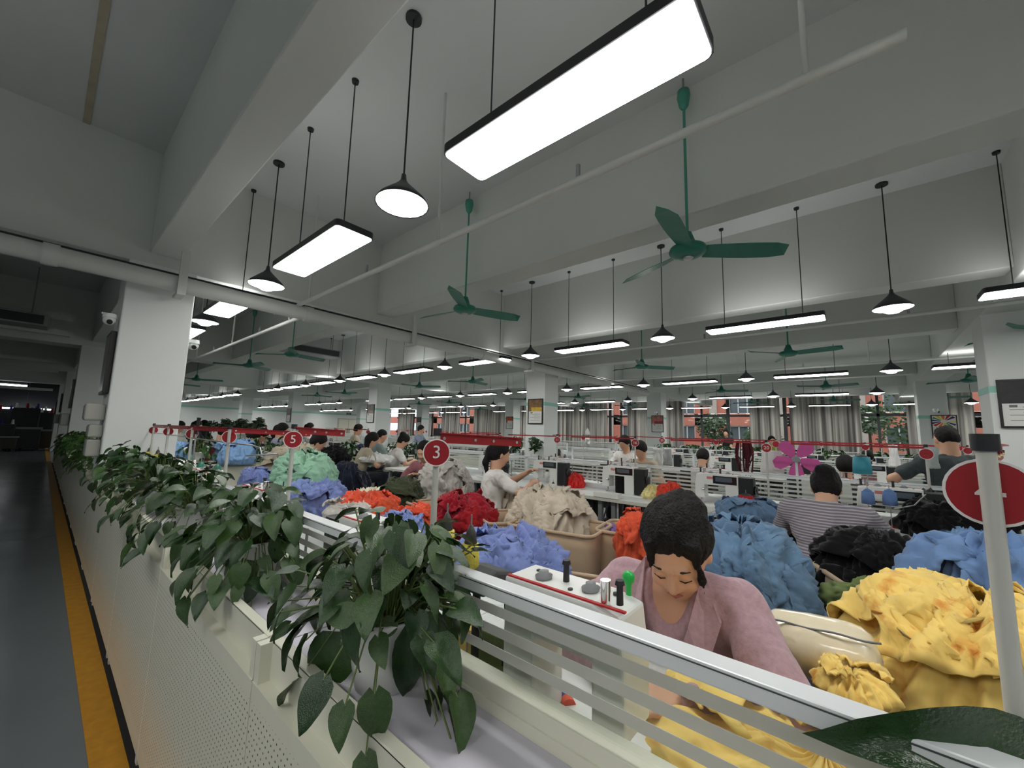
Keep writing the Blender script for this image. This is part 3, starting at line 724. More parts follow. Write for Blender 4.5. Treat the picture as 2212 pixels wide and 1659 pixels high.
leafT = mat('tree_leaf', srgb(74, 104, 62), .6, var=.2, vs=20, rnd=.2)
def foliage(b, c, r, n, s, seed, sq=(1, 1, 1)):
    R = random.Random(seed)
    for _ in range(n):
        v = Vector((R.gauss(0, 1), R.gauss(0, 1), R.gauss(0, 1))).normalized()*(r*(.45+.55*R.random()))
        p = Vector(c)+Vector((v.x*sq[0], v.y*sq[1], v.z*sq[2])); a = Vector((R.gauss(0, 1), R.gauss(0, 1), R.gauss(0, .6))).normalized(); u = a.orthogonal().normalized()
        l = s*(.6+.8*R.random()); b.add([p-a*l, p+u*l*.45, p+a*l, p-u*l*.45], [(0, 1, 2, 3)])
for i, (y, x, h, r, lab) in enumerate(((6.6, 27, 2.2, 1.0, 'round green tree seen beside the pilaster through the windows'), (3.9, 25.5, 1.5, 1.0, 'feathery green bush behind the middle window panes'), (-1.9, 27, 2.6, 1.6, 'dark green tree in the right window'), (-.6, 29, 2.9, .8, 'small tree crown left in the right window'), (10.3, 26, 1.4, .6, 'low green bush in the narrow window gap'))):
    t = thing('tree', lab, 'tree', (x, y, -.3)); b = B(); foliage(b, (0, 0, h), r, 900, .12, i); b.build('foliage', leafT, t, kind='stuff')
    B().cyl((0, 0, 0), (0, 0, h), .08, .05, n=8).build('trunk', mat('bark', srgb(88, 74, 60), .9), t)

# ---------------------------------------------------------------- curtains
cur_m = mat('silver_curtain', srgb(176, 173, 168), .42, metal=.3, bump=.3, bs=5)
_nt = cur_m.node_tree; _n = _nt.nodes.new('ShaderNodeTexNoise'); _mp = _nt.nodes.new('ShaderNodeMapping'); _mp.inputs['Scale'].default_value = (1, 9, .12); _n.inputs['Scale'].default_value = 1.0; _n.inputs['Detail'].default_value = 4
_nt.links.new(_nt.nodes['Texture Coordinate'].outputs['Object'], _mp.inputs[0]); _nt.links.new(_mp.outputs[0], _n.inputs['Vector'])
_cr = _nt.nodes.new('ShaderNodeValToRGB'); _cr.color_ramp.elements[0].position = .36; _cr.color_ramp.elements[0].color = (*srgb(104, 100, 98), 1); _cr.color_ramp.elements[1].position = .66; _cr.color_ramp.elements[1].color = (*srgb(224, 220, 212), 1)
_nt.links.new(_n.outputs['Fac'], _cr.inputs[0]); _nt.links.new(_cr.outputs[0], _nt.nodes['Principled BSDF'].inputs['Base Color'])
def curtain(y0, y1, lab, sd, z0=.55, z1=3.42, flare=.0):
    n = max(16, int((y1-y0)*26)); nz = 14; vs = []; R = random.Random(sd); ph = [R.uniform(0, 6) for _ in range(4)]
    for j in range(nz+1):
        v = j/nz; z = z0+(z1-z0)*v
        for i in range(n+1):
            u = i/n; y = y0+(y1-y0)*u; y += flare*(1-v)*(u-.5)
            a = .045*math.sin(y*21+ph[0]+.5*math.sin(y*3+ph[1]))+.03*math.sin(y*37+ph[2]+v*1.1)+.02*math.sin(y*9+v*3+ph[3])
            vs.append((XW-.28+a*(1-.25*v), y, z))
    w_ = n+1; fs = [(j*w_+i, j*w_+i+1, (j+1)*w_+i+1, (j+1)*w_+i) for j in range(nz) for i in range(n)]
    t = thing('curtain', lab, 'curtain', (0, 0, 0), group=None)
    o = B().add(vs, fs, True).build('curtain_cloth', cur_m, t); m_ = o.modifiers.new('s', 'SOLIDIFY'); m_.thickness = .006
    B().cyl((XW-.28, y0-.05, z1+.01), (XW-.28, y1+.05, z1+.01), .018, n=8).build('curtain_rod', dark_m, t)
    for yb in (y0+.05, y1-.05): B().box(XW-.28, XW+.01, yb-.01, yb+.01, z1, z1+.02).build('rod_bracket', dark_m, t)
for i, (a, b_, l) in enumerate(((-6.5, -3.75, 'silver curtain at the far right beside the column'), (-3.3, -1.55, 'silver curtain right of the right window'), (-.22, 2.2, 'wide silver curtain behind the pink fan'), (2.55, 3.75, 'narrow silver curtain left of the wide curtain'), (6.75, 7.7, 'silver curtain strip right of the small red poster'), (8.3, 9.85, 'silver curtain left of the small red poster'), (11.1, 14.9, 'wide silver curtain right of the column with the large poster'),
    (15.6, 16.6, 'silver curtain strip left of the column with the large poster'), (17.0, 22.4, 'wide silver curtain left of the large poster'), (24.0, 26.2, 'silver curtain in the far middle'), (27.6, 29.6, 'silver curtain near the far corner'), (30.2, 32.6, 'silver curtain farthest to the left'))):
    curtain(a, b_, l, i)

# ---------------------------------------------------------------- posters on the columns
frame_m = mat('poster_frame', srgb(30, 28, 28), .4); paper_m = mat('poster_paper', srgb(226, 226, 222), .5)
def poster(x, y, z0, z1, w_, lab, cols, big=False, flip=False):
    """framed poster on a face that looks toward -X"""
    t = thing('poster', lab, 'poster', (x, y, z0)); hgt = z1-z0
    B().box(-.02, -.002, -w_/2, w_/2, 0, hgt).build('backing', frame_m, t)
    f = B(); e = .022
    f.box(-.03, -.002, -w_/2, w_/2, 0, e).box(-.03, -.002, -w_/2, w_/2, hgt-e, hgt).box(-.03, -.002, -w_/2, -w_/2+e, e, hgt-e).box(-.03, -.002, w_/2-e, w_/2, e, hgt-e)
    f.build('frame', frame_m, t)
    B().box(-.0225, -.02, -w_/2+e, w_/2-e, e, hgt*.5).build('text_sheet', paper_m, t)
    zz = hgt*.5; H_ = hgt-e-zz; W = w_-2*e
    if cols == 'sun':
        cs = [srgb(40, 60, 140), srgb(60, 150, 90), srgb(236, 200, 40), srgb(230, 120, 40), srgb(190, 30, 50), srgb(60, 30, 90), srgb(240, 236, 230), srgb(245, 225, 120)]
        B().box(-.0225, -.02, -W/2, W/2, zz, hgt-e).build('picture', mat('poster_pale', srgb(236, 232, 226), .5), t)
        for q in range(14):
            a0 = 2*math.pi*q/14; a1 = a0+.30; c = (0, zz+H_*.5); pts = []
            for a, rr in ((a0, .25), (a0, .95), (a1, .95), (a1, .25)):
                yy = max(-W/2, min(W/2, c[0]+math.cos(a)*W*.62*rr)); z_ = max(zz, min(hgt-e, c[1]+math.sin(a)*H_*.62*rr)); pts.append((-.0235, yy, z_))
            B().add(pts+[(p[0]+.001, p[1], p[2]) for p in pts], [(0, 1, 2, 3), (7, 6, 5, 4)]).build('colour_ray', mat(f'ray_{q%8}', cs[q % 8], .5), t)
    else:
        B().box(-.0225, -.02, -W/2, W/2, zz, hgt-e).build('picture', mat('pic_'+cols[0], cols[1], .5, var=.5, vs=9), t)
        B().box(-.0235, -.0225, -W/2, W*.3, zz, zz+H_*.35).build('picture_band', mat('picb_'+cols[0], cols[2], .5, var=.3, vs=12), t)
    for q in range(6):
        zq = hgt*.42-q*hgt*.055; B().box(-.0235, -.0225, -W*.36, W*(.36 if q % 2 else .1), zq, zq+hgt*.012).build('text_line', mat('print_grey', srgb(110, 110, 112), .6), t)
    B().box(-.0235, -.0225, W*.2, W*.36, hgt*.42, hgt*.47).build('small_mark', mat('print_grey', srgb(110, 110, 112), .6), t)
PZ = (1.56, 2.14)
poster(7.5, 5.67, 1.56, 2.15, .43, 'large framed poster with a yellow picture on the middle column', ('brown', srgb(128, 96, 60), srgb(214, 176, 60)))
poster(7.5, 12.92, 1.56, 2.2, .46, 'framed poster on the left grey face of the white column, far middle', ('grey', srgb(120, 112, 108), srgb(150, 140, 136)))
poster(7.5, -1.56, 1.56, 2.14, .44, 'framed poster with a black upper half at the right edge', ('black', srgb(40, 38, 42), srgb(42, 40, 44)))
poster(7.5, 20.1, 1.56, 2.2, .46, 'narrow framed poster on the far left column', ('far', srgb(120, 104, 92), srgb(96, 88, 84)))
poster(14.85, 5.56, 1.50, 2.12, .44, 'framed poster with a red face-like picture between the curtains', ('pink', srgb(196, 120, 108), srgb(150, 60, 60)))
poster(14.85, -1.83 + .1, 1.48, 2.08, .46, 'framed poster with coloured rays above the standing man', 'sun')
poster(14.85, 12.8, 1.52, 2.12, .44, 'framed poster with an orange picture, far middle pillar', ('orange', srgb(196, 90, 50), srgb(230, 220, 210)))
poster(14.85, 20.05, 1.52, 2.12, .44, 'framed poster with a dark picture, far left pillar by the curtains', ('dk', srgb(96, 90, 88), srgb(70, 66, 66)))
t = thing('hanging_board', 'dark framed board hung flat on the aisle face of the nearest column', 'board', (.40, 5.7, 1.62))
B().box(-.045, -.004, -.21, .21, 0, .62).build('board_frame', frame_m, t, bev=.003); B().box(-.047, -.045, -.18, .18, .03, .59).build('board_sheet', mat('board_grey', srgb(120, 120, 118), .3), t)
for i, y in enumerate((12.9, 20.1, 27.3)):
    t = thing('hanging_board', f'dark board on the aisle face of the {ORD[i+1]} column', 'board', (.40, y, 1.62)); B().box(-.045, -.004, -.2, .2, 0, .62).build('board_frame', frame_m, t)
boxm = mat('beige_grey_plastic', srgb(168, 168, 160), .45)
for i, (y, z, h, d_, l) in enumerate(((5.62, 1.36, .16, .14, 'beige plastic box on the aisle face of the nearest column, under the dark board'), (5.62, 1.20, .12, .10, 'small grey switch box below the beige box on the nearest column'), (5.62, 1.02, .16, .10, 'lower grey box just above the planter on the nearest column'), (12.85, 1.25, .25, .13, 'grey box on the aisle face of the second column'), (20.05, 1.25, .3, .13, 'grey box on the aisle face of the third column'))):
    t = thing('wall_box', l, 'electrical box', (.40, y, z)); B().box(-d_, -.002, -.12, .12, 0, h).build('box_body', boxm, t, bev=.015); B().box(-d_-.003, -d_, -.09, .09, .02, h-.02).build('box_cover', grey_m, t)
# cameras
def cctv(loc, lab, wall=(1, 0)):
    t = thing('security_camera', lab, 'camera', loc)
    B().cyl((0, 0, .0), (0, 0, .04), .055, .05, n=18).build('mount', boxm if False else white, t)
    B().ball((0, 0, -.02), .05, 16, 10).build('dome', white, t); B().cyl((0, -.02, -.03), (0, -.062, -.05), .022, n=12).build('lens', black_m, t)
    B().box(-.02 if wall[0] < 0 else -.06, .06 if wall[0] < 0 else .02, -.015, .015, .03, .045).build('bracket', white, t)
cctv((1.0, 5.5, 2.23), 'white dome camera with black lens on the right side of the nearest column')
cctv((.33, 5.5, 2.36), 'white dome camera on the aisle side of the nearest column')
cctv((14.80, -1.6, 2.2), 'small dome camera above the poster with coloured rays')
cctv((14.80, 5.6, 2.22), 'small dome camera above the red picture poster')
# door in the far wall
t = thing('double_door', 'cream double door in the far left wall', 'door', (17.7, YE, 0))
B().box(-.95, .95, -.06, -.0, 0, 2.2).build('door_frame', mat('door_frame_grey', srgb(190, 190, 182), .5), t)
for s in (-1, 1):
    d_ = B().box(min(.02*s, .86*s), max(.02*s, .86*s), -.09, -.06, .02, 2.1).build('door_leaf', cream, t); B().box(.1*s-.015, .1*s+.015, -.13, -.09, .9, 1.3).build('door_handle', black_m, d_)
t = thing('exit_sign', 'small dark exit sign above the cream double door', 'sign', (17.7, YE, 2.55)); B().box(-.2, .2, -.05, 0, 0, .15).build('sign_box', mat('exit_dark_green', srgb(30, 60, 50), .4), t)
link('lettering', text_mesh('EXIT', .12), sign_w, t, loc=(0, -.052, .075)).rotation_euler = (math.pi/2, 0, 0)

# ---------------------------------------------------------------- cloth piles
LAT = math.radians(40.593)-math.pi/2
def msurf(TH, PH, rx, ry, h, seed, amp, fr, off=0., stretch=2.2):
    """surface of a heap: TH azimuth, PH 0 (rim) .. 1 (top)"""
    a = PH*math.pi/2; ex = .75
    cr = np.cos(a)**ex; cz = np.sin(a)**.85
    wob = 1+.16*perlin(np.stack([np.cos(TH)*1.3+seed, np.sin(TH)*1.3, PH*.0+seed*.37], -1))*2
    nx, ny, nz = np.cos(TH)*cr, np.sin(TH)*cr, np.sin(a)
    P = np.stack([rx*nx*wob, ry*ny*wob, h*cz], -1)
    W = P*fr; wp = np.stack([perlin(W*.5+seed), perlin(W*.5+seed+9.3), perlin(W*.5+seed+21.7)], -1)
    Q = W+wp*1.3; rad = np.sqrt(P[..., 0]**2+P[..., 1]**2); ang = np.arctan2(P[..., 1], P[..., 0])
    Q2 = np.stack([Q[..., 0]*1.5, Q[..., 1]*1.5, Q[..., 2]*1.5/stretch], -1)+seed
    fold = np.sin(ang*7+rad*fr*2.2+wp[..., 0]*9+seed)*.5+np.sin(ang*13-rad*fr*3.1+wp[..., 1]*12)*.28
    sl = rad+np.abs(P[..., 2])*.8; N3 = np.stack([np.cos(ang)*2.6+seed, np.sin(ang)*2.6, sl*fr*.42], -1)+wp*.55
    d = amp*1.25*(.62*ridged(Q2*.6)+.62*ridged(N3*1.0)+.40*ridged(N3*2.3+7)+.20*ridged(Q2*3.4+11)+.22*(1-2*np.abs(fold))-.55)+off
    Nn = np.stack([nx/rx, ny/ry, nz/max(h, .05)*1.0], -1); Nn /= np.linalg.norm(Nn, axis=-1)[..., None]+1e-9
    fade = np.clip(np.minimum(1.0, PH*6+.35), 0, 1)
    return P+Nn*(d*fade)[..., None]
def grid_mesh(P, wrap=False, close_top=False):
    nv, nu = P.shape[:2]; V = P.reshape(-1, 3); fs = []
    for j in range(nv-1):
        for i in range(nu if wrap else nu-1):
            i2 = (i+1) % nu; fs.append((j*nu+i, j*nu+i2, (j+1)*nu+i2, (j+1)*nu+i))
    return [tuple(v) for v in V], fs
def heap(name, lab, m, c, rx, ry, h, seed=1, amp=.03, fr=7, rz=LAT, n=(150, 50), garments=0, gm=None, group=None, cat='clothes pile', par=None, stretch=2.2, loose=.05):
    t = thing(name, lab, cat, c, rz, group)
    nu, nv = n; TH, PH = np.meshgrid(np.linspace(0, 2*math.pi, nu, endpoint=False), np.linspace(0, .985, nv))
    S = msurf(TH, PH, rx, ry, h, seed, amp, fr, stretch=stretch)
    S[0, :, 2] = -.015
    V, fs = grid_mesh(S, wrap=True); k = len(V); V += [tuple(S[-1].mean(0))]; fs += [((nv-1)*nu+i, (nv-1)*nu+(i+1) % nu, k) for i in range(nu)]; fs.append(tuple(reversed(range(nu))))
    B().add(V, fs, True).build('pile_body' if cat != 'bag' else 'bag_body', m, t)
    R = random.Random(seed*7+1)
    for g in range(garments):
        th0 = R.uniform(0, 2*math.pi); ph0 = R.uniform(.15, .75); sz = R.uniform(.55, 1.0); a = R.uniform(0, math.pi)
        U, Vv = np.meshgrid(np.linspace(-1, 1, 26), np.linspace(-1, 1, 26))
        edge = 1+.18*np.sin(U*5+g)+.12*perlin(np.stack([U*3+g, Vv*3, U*0+seed], -1))
        x = U*edge*sz; y = Vv*edge*sz*.7
        x, y = x*math.cos(a)-y*math.sin(a), x*math.sin(a)+y*math.cos(a)
        PHg = np.clip(ph0+y*.34, .0, .97); THg = th0+x*.62/np.maximum(.35, np.cos(PHg*math.pi/2))
        G = msurf(THg, PHg, rx, ry, h, seed, amp, fr, off=.006+.004*g/max(1, garments), stretch=stretch)
        cc = np.stack([G[..., 0], G[..., 1], G[..., 2]], -1); f2 = fr*2.0
        lift = (ridged(cc*f2*1.6+seed*3+g)*.5+.5)*amp*.75+amp*.12
        nrm = cc/np.array([rx, ry, max(h, .05)])**2; nrm /= np.linalg.norm(nrm, axis=-1)[..., None]+1e-9
        G = G+nrm*lift[..., None]
        Vg, fg = grid_mesh(G); o = B().add(Vg, fg, True).build('garment', gm or m, t); s_ = o.modifiers.new('s', 'SOLIDIFY'); s_.thickness = .004; s_.offset = 1
    return t
def pile(name, lab, m, l, t_, r, b, d, z0, ry=.25, **kw):
    c = at((l+r)/2, (t_+b)/2, d=d); rx = (r-l)/2*d/FPX; zt = at((l+r)/2, t_, d=d).z
    am = kw.pop('amp', None) or min(.052, rx*.19)
    return heap(name, lab, m, (c.x, c.y, z0), rx*.93, ry, max(.03, zt-z0-am*.4), amp=am, fr=kw.pop('fr', min(13, 1.6/rx)), **kw)
peri = cloth('periwinkle', srgb(118, 134, 186), rnd=.08); denim = cloth('denim_blue', srgb(98, 126, 156), rnd=.08); skyb = cloth('sky_blue', srgb(132, 170, 212), rnd=.08)
orange = cloth('orange', srgb(214, 86, 56), rnd=.06); redc = cloth('crimson', srgb(152, 28, 38), rnd=.06); beigec = cloth('oatmeal', srgb(196, 184, 166), rnd=.07); greige = cloth('greige', srgb(158, 148, 130), rnd=.06)
mint = cloth('mint', srgb(136, 178, 152), rnd=.07); navy = cloth('navy', srgb(22, 26, 44)); olive = cloth('dark_olive', srgb(58, 64, 44), rnd=.05); blackc = cloth('black', srgb(14, 14, 16)); silver = cloth('silver_grey', srgb(186, 182, 176), rnd=.06)
purple = cloth('purple', srgb(134, 104, 168), var=.35); lime = cloth('moss_green', srgb(118, 134, 84), rnd=.05); whitec = cloth('white', srgb(226, 226, 224), rnd=.04); yellow = None
def tiedye():
    m = cloth('yellow_tiedye', srgb(238, 206, 118), var=.05, w_=.01); nt = m.node_tree; N = nt.nodes; L = nt.links; b = N['Principled BSDF']
    tc = N['Texture Coordinate']; nz = N.new('ShaderNodeTexNoise'); nz.inputs['Scale'].default_value = 5.5; nz.inputs['Detail'].default_value = 6; nz.inputs['Distortion'].default_value = 1.6
    L.new(tc.outputs['Object'], nz.inputs['Vector']); cr = N.new('ShaderNodeValToRGB'); cr.color_ramp.elements[0].position = .56; cr.color_ramp.elements[0].color = (0, 0, 0, 1); cr.color_ramp.elements[1].position = .70; cr.color_ramp.elements[1].color = (1, 1, 1, 1)
    L.new(nz.outputs['Fac'], cr.inputs[0]); mx = N.new('ShaderNodeMix'); mx.data_type = 'RGBA'; src = b.inputs['Base Color'].links[0].from_socket
    L.new(cr.outputs[0], mx.inputs[0]); L.new(src, mx.inputs[6]); mx.inputs[7].default_value = (*srgb(204, 112, 22), 1); L.new(mx.outputs[2], b.inputs['Base Color']); return m
yellow = tiedye()

# ---------------------------------------------------------------- canvas bins
canvas = mat('beige_canvas', srgb(186, 162, 134), .85, var=.08, vs=4, bump=.5, bs=12, sheen=.2); canvas_in = canvas
def make_bin(W=.62, D=.46, Hh=.52):
    t = thing('canvas_bin', 'x', 'bin')
    def ring(w_, d_, r, z, k=5): return [(x, y, z) for x, y in rrect(w_, d_, r, k)]
    out = B(); rs = []; lev = 7
    for j in range(lev+1):
        v = j/lev; s = .82+.18*v; q = ring(W/2*s, D/2*s, .06, .12+(Hh)*v); 
        q = [(x*(1-.03*math.sin(v*3.1)*math.cos(6*math.atan2(y, x))), y*(1-.04*math.sin(v*3.1)*math.sin(5*math.atan2(y, x))), z) for x, y, z in q]; rs += q
    n = len(q); fs = [(j*n+i, j*n+(i+1) % n, (j+1)*n+(i+1) % n, (j+1)*n+i) for j in range(lev) for i in range(n)]+[tuple(reversed(range(n)))]
    o = out.add(rs, fs, True).build('canvas_body', canvas, t); s_ = o.modifiers.new('s', 'SOLIDIFY'); s_.thickness = .006; s_.offset = -1
    top = rs[-n:]; B().tube([Vector(p) for p in top]+[Vector(top[0])], .011, n=8).build('rolled_rim', canvas, t)
    B().box(-W*.41, W*.41, -D*.41, D*.41, .09, .12).build('base_board', mat('ply', srgb(150, 120, 84), .7), t)
    for sx in (-1, 1):
        for sy in (-1, 1): B().cyl((sx*W*.33, sy*D*.33-.012, .04), (sx*W*.33, sy*D*.33+.012, .04), .04, n=12).cyl((sx*W*.33, sy*D*.33, .05), (sx*W*.33, sy*D*.33, .09), .01, n=6).build('caster', dark_m, t)
    return t
B0 = make_bin(); remember(B0); used_b = [False]
def bin_(x, y, rz, lab, sc=(1, 1, 1.12)):
    if not used_b[0]: used_b[0] = True; B0.location = (x, y, 0); B0.rotation_euler = (0, 0, rz); B0['label'] = lab; B0.scale = sc; o = B0
    else: o = dup(B0, (x, y, 0), rz, lab, scale=sc)
    o['group'] = 'beige canvas bins between the table rows'; return o
rb = math.radians
bin_(1.72, 2.62, rb(80), 'beige canvas bin holding the orange pile'); bin_(2.35, 2.72, rb(85), 'beige canvas bin holding the crimson pile'); bin_(2.42, 2.10, rb(60), 'beige canvas bin left of the oatmeal shirts, with white scraps', (.75, .9, 1.1))
bin_(2.45, 1.62, rb(100), 'beige canvas bin with oatmeal shirts spilling over its back rim'); bin_(1.62, 1.86, rb(95), 'empty beige canvas bin below the number 3 sign', (.75, .8, 1.02)); bin_(2.72, 1.14, rb(100), 'beige canvas bin holding purple cloth', (.85, .9, 1.12))
bin_(1.62, .86, rb(110), 'empty tilted beige canvas bin left of the woman in pink', (.75, .95, 1.05)); bin_(2.62, -.16, rb(115), 'beige canvas bin filled with black cloth'); bin_(1.63, 3.66, rb(70), 'beige canvas bin under the periwinkle pile', (.8, .9, 1.05)); bin_(2.12, 3.5, rb(90), 'beige canvas bin with cream flowers', (.8, .85, 1.08))
bin_(2.08, -.62, rb(110), 'beige canvas bin under the blue pile at the right edge'); bin_(1.25, -.32, rb(95), 'beige canvas bin under the big yellow pile', (1.1, 1, .85))

# ---------------------------------------------------------------- the piles
pile('clothes_pile', 'greige garment heap rising behind the mint green pile', greige, 578, 972, 705, 1050, 3.95, .35, ry=.32, seed=2, garments=8)
pile('clothes_pile', 'mint green shirt pile with layered hems behind the number 5 sign', mint, 588, 990, 725, 1085, 3.6, .30, ry=.3, seed=3, garments=16, stretch=3)
pile('clothes_pile', 'navy blue cloth heap right of the mint green pile', navy, 700, 1003, 790, 1110, 4.1, .1, ry=.28, seed=4, garments=4)
pile('clothes_pile', 'small periwinkle bundle on the table left of the mint pile', peri, 520, 1017, 578, 1060, 3.3, .75, ry=.16, seed=5, garments=3)
pile('clothes_pile', 'periwinkle shirts draped over the bin left of the orange pile', peri, 628, 1048, 735, 1100, 3.25, .62, ry=.24, seed=6, garments=7)
pile('clothes_pile', 'dark olive jacket heap right of the orange pile', olive, 815, 1042, 915, 1120, 3.7, .25, ry=.3, seed=7, garments=6)
pile('clothes_pile', 'bright orange sweatshirt pile in the bin nearest the rail', orange, 735, 1072, 855, 1135, 2.95, .58, ry=.2, seed=8, garments=7)
pile('clothes_pile', 'smaller ruffled orange heap left of the number 3 pole', orange, 850, 1098, 935, 1160, 2.6, .55, ry=.18, seed=9, garments=4, fr=14)
pile('clothes_pile', 'periwinkle cloth on the table in front of the orange heap', peri, 812, 1122, 930, 1165, 1.95, .75, ry=.14, seed=10, garments=4)
pile('clothes_pile', 'crimson red garment pile right of the number 3 pole', redc, 940, 1078, 1068, 1130, 3.15, .58, ry=.2, seed=11, garments=8)
pile('clothes_pile', 'oatmeal coloured shirt mountain in front of the woman in white', beigec, 1108, 1072, 1280, 1145, 3.1, .55, ry=.3, seed=12, garments=14, stretch=2.6)
pile('clothes_pile', 'wide periwinkle shirt pile beside the yellow thread cones', peri, 985, 1168, 1228, 1262, 1.95, .55, ry=.24, seed=13, garments=12)
pile('clothes_pile', 'purple printed cloth inside a canvas bin', purple, 1300, 1143, 1395, 1175, 2.75, .58, ry=.2, seed=14)
pile('clothes_pile', 'orange sweatshirt hanging over a bin rim left of the bowed head', orange, 1330, 1112, 1412, 1205, 2.45, .58, ry=.14, seed=15, garments=4)
pile('clothes_pile', 'large denim blue cloth heap right of the woman in pink', denim, 1495, 1142, 1712, 1345, 1.9, .30, ry=.3, seed=16, garments=14)
pile('clothes_pile', 'denim blue cloth spread over the table left of the woman in stripes', denim, 1548, 1083, 1692, 1135, 3.1, .75, ry=.2, seed=17, garments=6, amp=.02)
pile('clothes_pile', 'silver grey garment pile left of the woman in white', silver, 905, 1003, 1012, 1085, 4.3, .35, ry=.28, seed=18, garments=8)
pile('clothes_pile', 'cream cloth bundle on the lap side of the woman in white', beigec, 1092, 1052, 1132, 1092, 3.9, .5, ry=.12, seed=19, garments=3)
pile('clothes_pile', 'black cloth heap in a bin below the woman in stripes', blackc, 1800, 1168, 2000, 1330, 1.95, .45, ry=.24, seed=20, garments=6)
pile('clothes_pile', 'soft blue cloth mound at the right edge behind the yellow pile', cloth('soft_blue', srgb(108, 138, 182)), 1995, 1182, 2300, 1360, 1.5, .45, ry=.24, seed=21, garments=5, fr=4)
pile('clothes_pile', 'black clothes lying on the table at the right', blackc, 1965, 1092, 2150, 1190, 2.6, .75, ry=.2, seed=22, garments=5)
pile('clothes_pile', 'olive garment on the table behind the black clothes', olive, 2010, 1120, 2150, 1150, 2.75, .75, ry=.16, seed=23, garments=3)
pile('clothes_pile', 'pale blue sleeve with a yellow hem on the black clothes', skyb, 2045, 1142, 2135, 1172, 2.4, .80, ry=.05, seed=24)
pile('clothes_pile', 'yellow hem strip on the black clothes at the right', cloth('lemon', srgb(222, 206, 90)), 2035, 1134, 2112, 1152, 2.5, .86, ry=.03, seed=25)
pile('clothes_pile', 'big yellow tie-dye cloth pile at the lower right', yellow, 1885, 1330, 2400, 1640, 1.12, .55, ry=.26, seed=26, garments=9, fr=6)
pile('clothes_pile', 'small yellow tie-dye scrap lying left of the big yellow pile', yellow, 1775, 1462, 1915, 1540, .98, .74, ry=.07, seed=27, garments=2)
heap('table_cloth_pile', 'yellow tie-dye cloth being sewn, seen through the striped glass', yellow, (.93, .07, .75), .22, .30, .055, seed=28, amp=.018, fr=9, rz=0, garments=4, stretch=1)
pile('clothes_pile', 'moss green garment hanging over the rim of the black bin', lime, 1802, 1262, 1960, 1335, 1.75, .60, ry=.05, seed=29, garments=3)
pile('clothes_pile', 'sky blue clothes heap beyond the cross aisle by the nearest column', skyb, 372, 957, 410, 1000, 5.6, .8, ry=.2, seed=30, garments=3)
pile('clothes_pile', 'sky blue clothes heap on the cross planter behind the thread cones', skyb, 468, 957, 545, 1000, 5.9, .8, ry=.22, seed=31, garments=6)
pile('clothes_pile', 'black cloth heap on the cross planter right of the greige heap', blackc, 688, 967, 752, 995, 6.3, .8, ry=.18, seed=32, garments=2)
pile('clothes_pile', 'flat white cloth lying on the cross planter', whitec, 770, 984, 845, 995, 6.6, .82, ry=.10, seed=33, garments=2)
pile('clothes_pile', 'white rag in front of the mint green pile', whitec, 560, 1058, 612, 1085, 2.9, .75, ry=.1, seed=34)
pile('clothes_pile', 'silver printed cloth on the second machine behind the planter glass', silver, 700, 1112, 795, 1150, 2.1, .9, ry=.08, seed=35, garments=2)
pile('clothes_pile', 'small red bundle on the machine table right of the pink fan', redc, 1925, 1148, 1952, 1160, 2.75, .75, ry=.05, seed=36)
heap('plastic_bag', 'crumpled red plastic bag on the table left of a sewing machine', mat('red_plastic_film', srgb(226, 48, 44), .25, var=.15, vs=12, bump=.6, bs=30, wrinkle=.01), (*at(1240, 1052, z=.75)[:2], .75), .12, .09, .13, seed=40, amp=.03, fr=16, cat='bag')
heap('plastic_bag', 'white and yellow bag with holes beside the grey cone rack', mat('white_yellow_film', srgb(226, 214, 150), .5, var=.35, vs=20), (*at(1408, 1076, z=.75)[:2], .75), .10, .08, .11, seed=41, amp=.02, fr=16, cat='bag')
heap('plastic_bag', 'red and orange tangle of cloth strips behind the bowed head', mat('red_orange_film', srgb(222, 66, 44), .5, var=.35, vs=22, bump=.6, bs=30, wrinkle=.01), (*at(1450, 1082, z=.75)[:2], .75), .11, .08, .15, seed=42, amp=.025, fr=18, cat='bag')
heap('plastic_bag', 'clear crumpled plastic bag left of the red plastic bag', mat('pale_film', srgb(206, 206, 204), .3, var=.15, vs=22, bump=.6, bs=30, wrinkle=.01), (*at(1205, 1042, z=.75)[:2], .75), .10, .07, .09, seed=43, amp=.025, fr=18, cat='bag')
heap('flower_heap', 'cream artificial flowers filling a bin behind the orange pile', mat('cream_flower', srgb(226, 220, 196), .8, var=.2, vs=30), (2.12, 3.5, .66), .2, .16, .09, seed=44, amp=.04, fr=30, cat='flowers')
# translucent roll bag
roll = thing('plastic_roll', 'fat roll of cream wadding in clear plastic beside the woman in pink', 'roll', at(1768, 1400, d=1.12), LAT-rb(30))
b = B(); prof = []
for i in range(15):
    x = -.135+.27*i/14; e_ = abs(x)/.135; prof.append((max(.004, .082*(1-e_**6)**.5), x))
b.lathe(prof, ax='x', n=36); vv = np.array(b.v); vv += (ridged(vv*22+3)[:, None]*.5*vv/np.maximum(.02, np.linalg.norm(vv, axis=1))[:, None])*.006
b.v = [tuple(v) for v in vv]
b.build('wadding', mat('cream_wadding', srgb(226, 214, 184), .28, var=.08, vs=6, bump=.5, bs=26, wrinkle=.006, coat=.8), roll)
B().tube([Vector((x, -.056-.006*math.sin(x*30), .068+.003*math.sin(x*47))) for x in np.linspace(-.125, .125, 16)], .003).build('plastic_seam', mat('grey_seam', srgb(110, 112, 118), .3), roll)
B().lathe([(.03, 0), (.02, .03), (.035, .06)], c=(-.13, 0, .0), ax='x', n=14).build('plastic_knot', mat('film_white', srgb(214, 214, 212), .2, coat=1), roll)
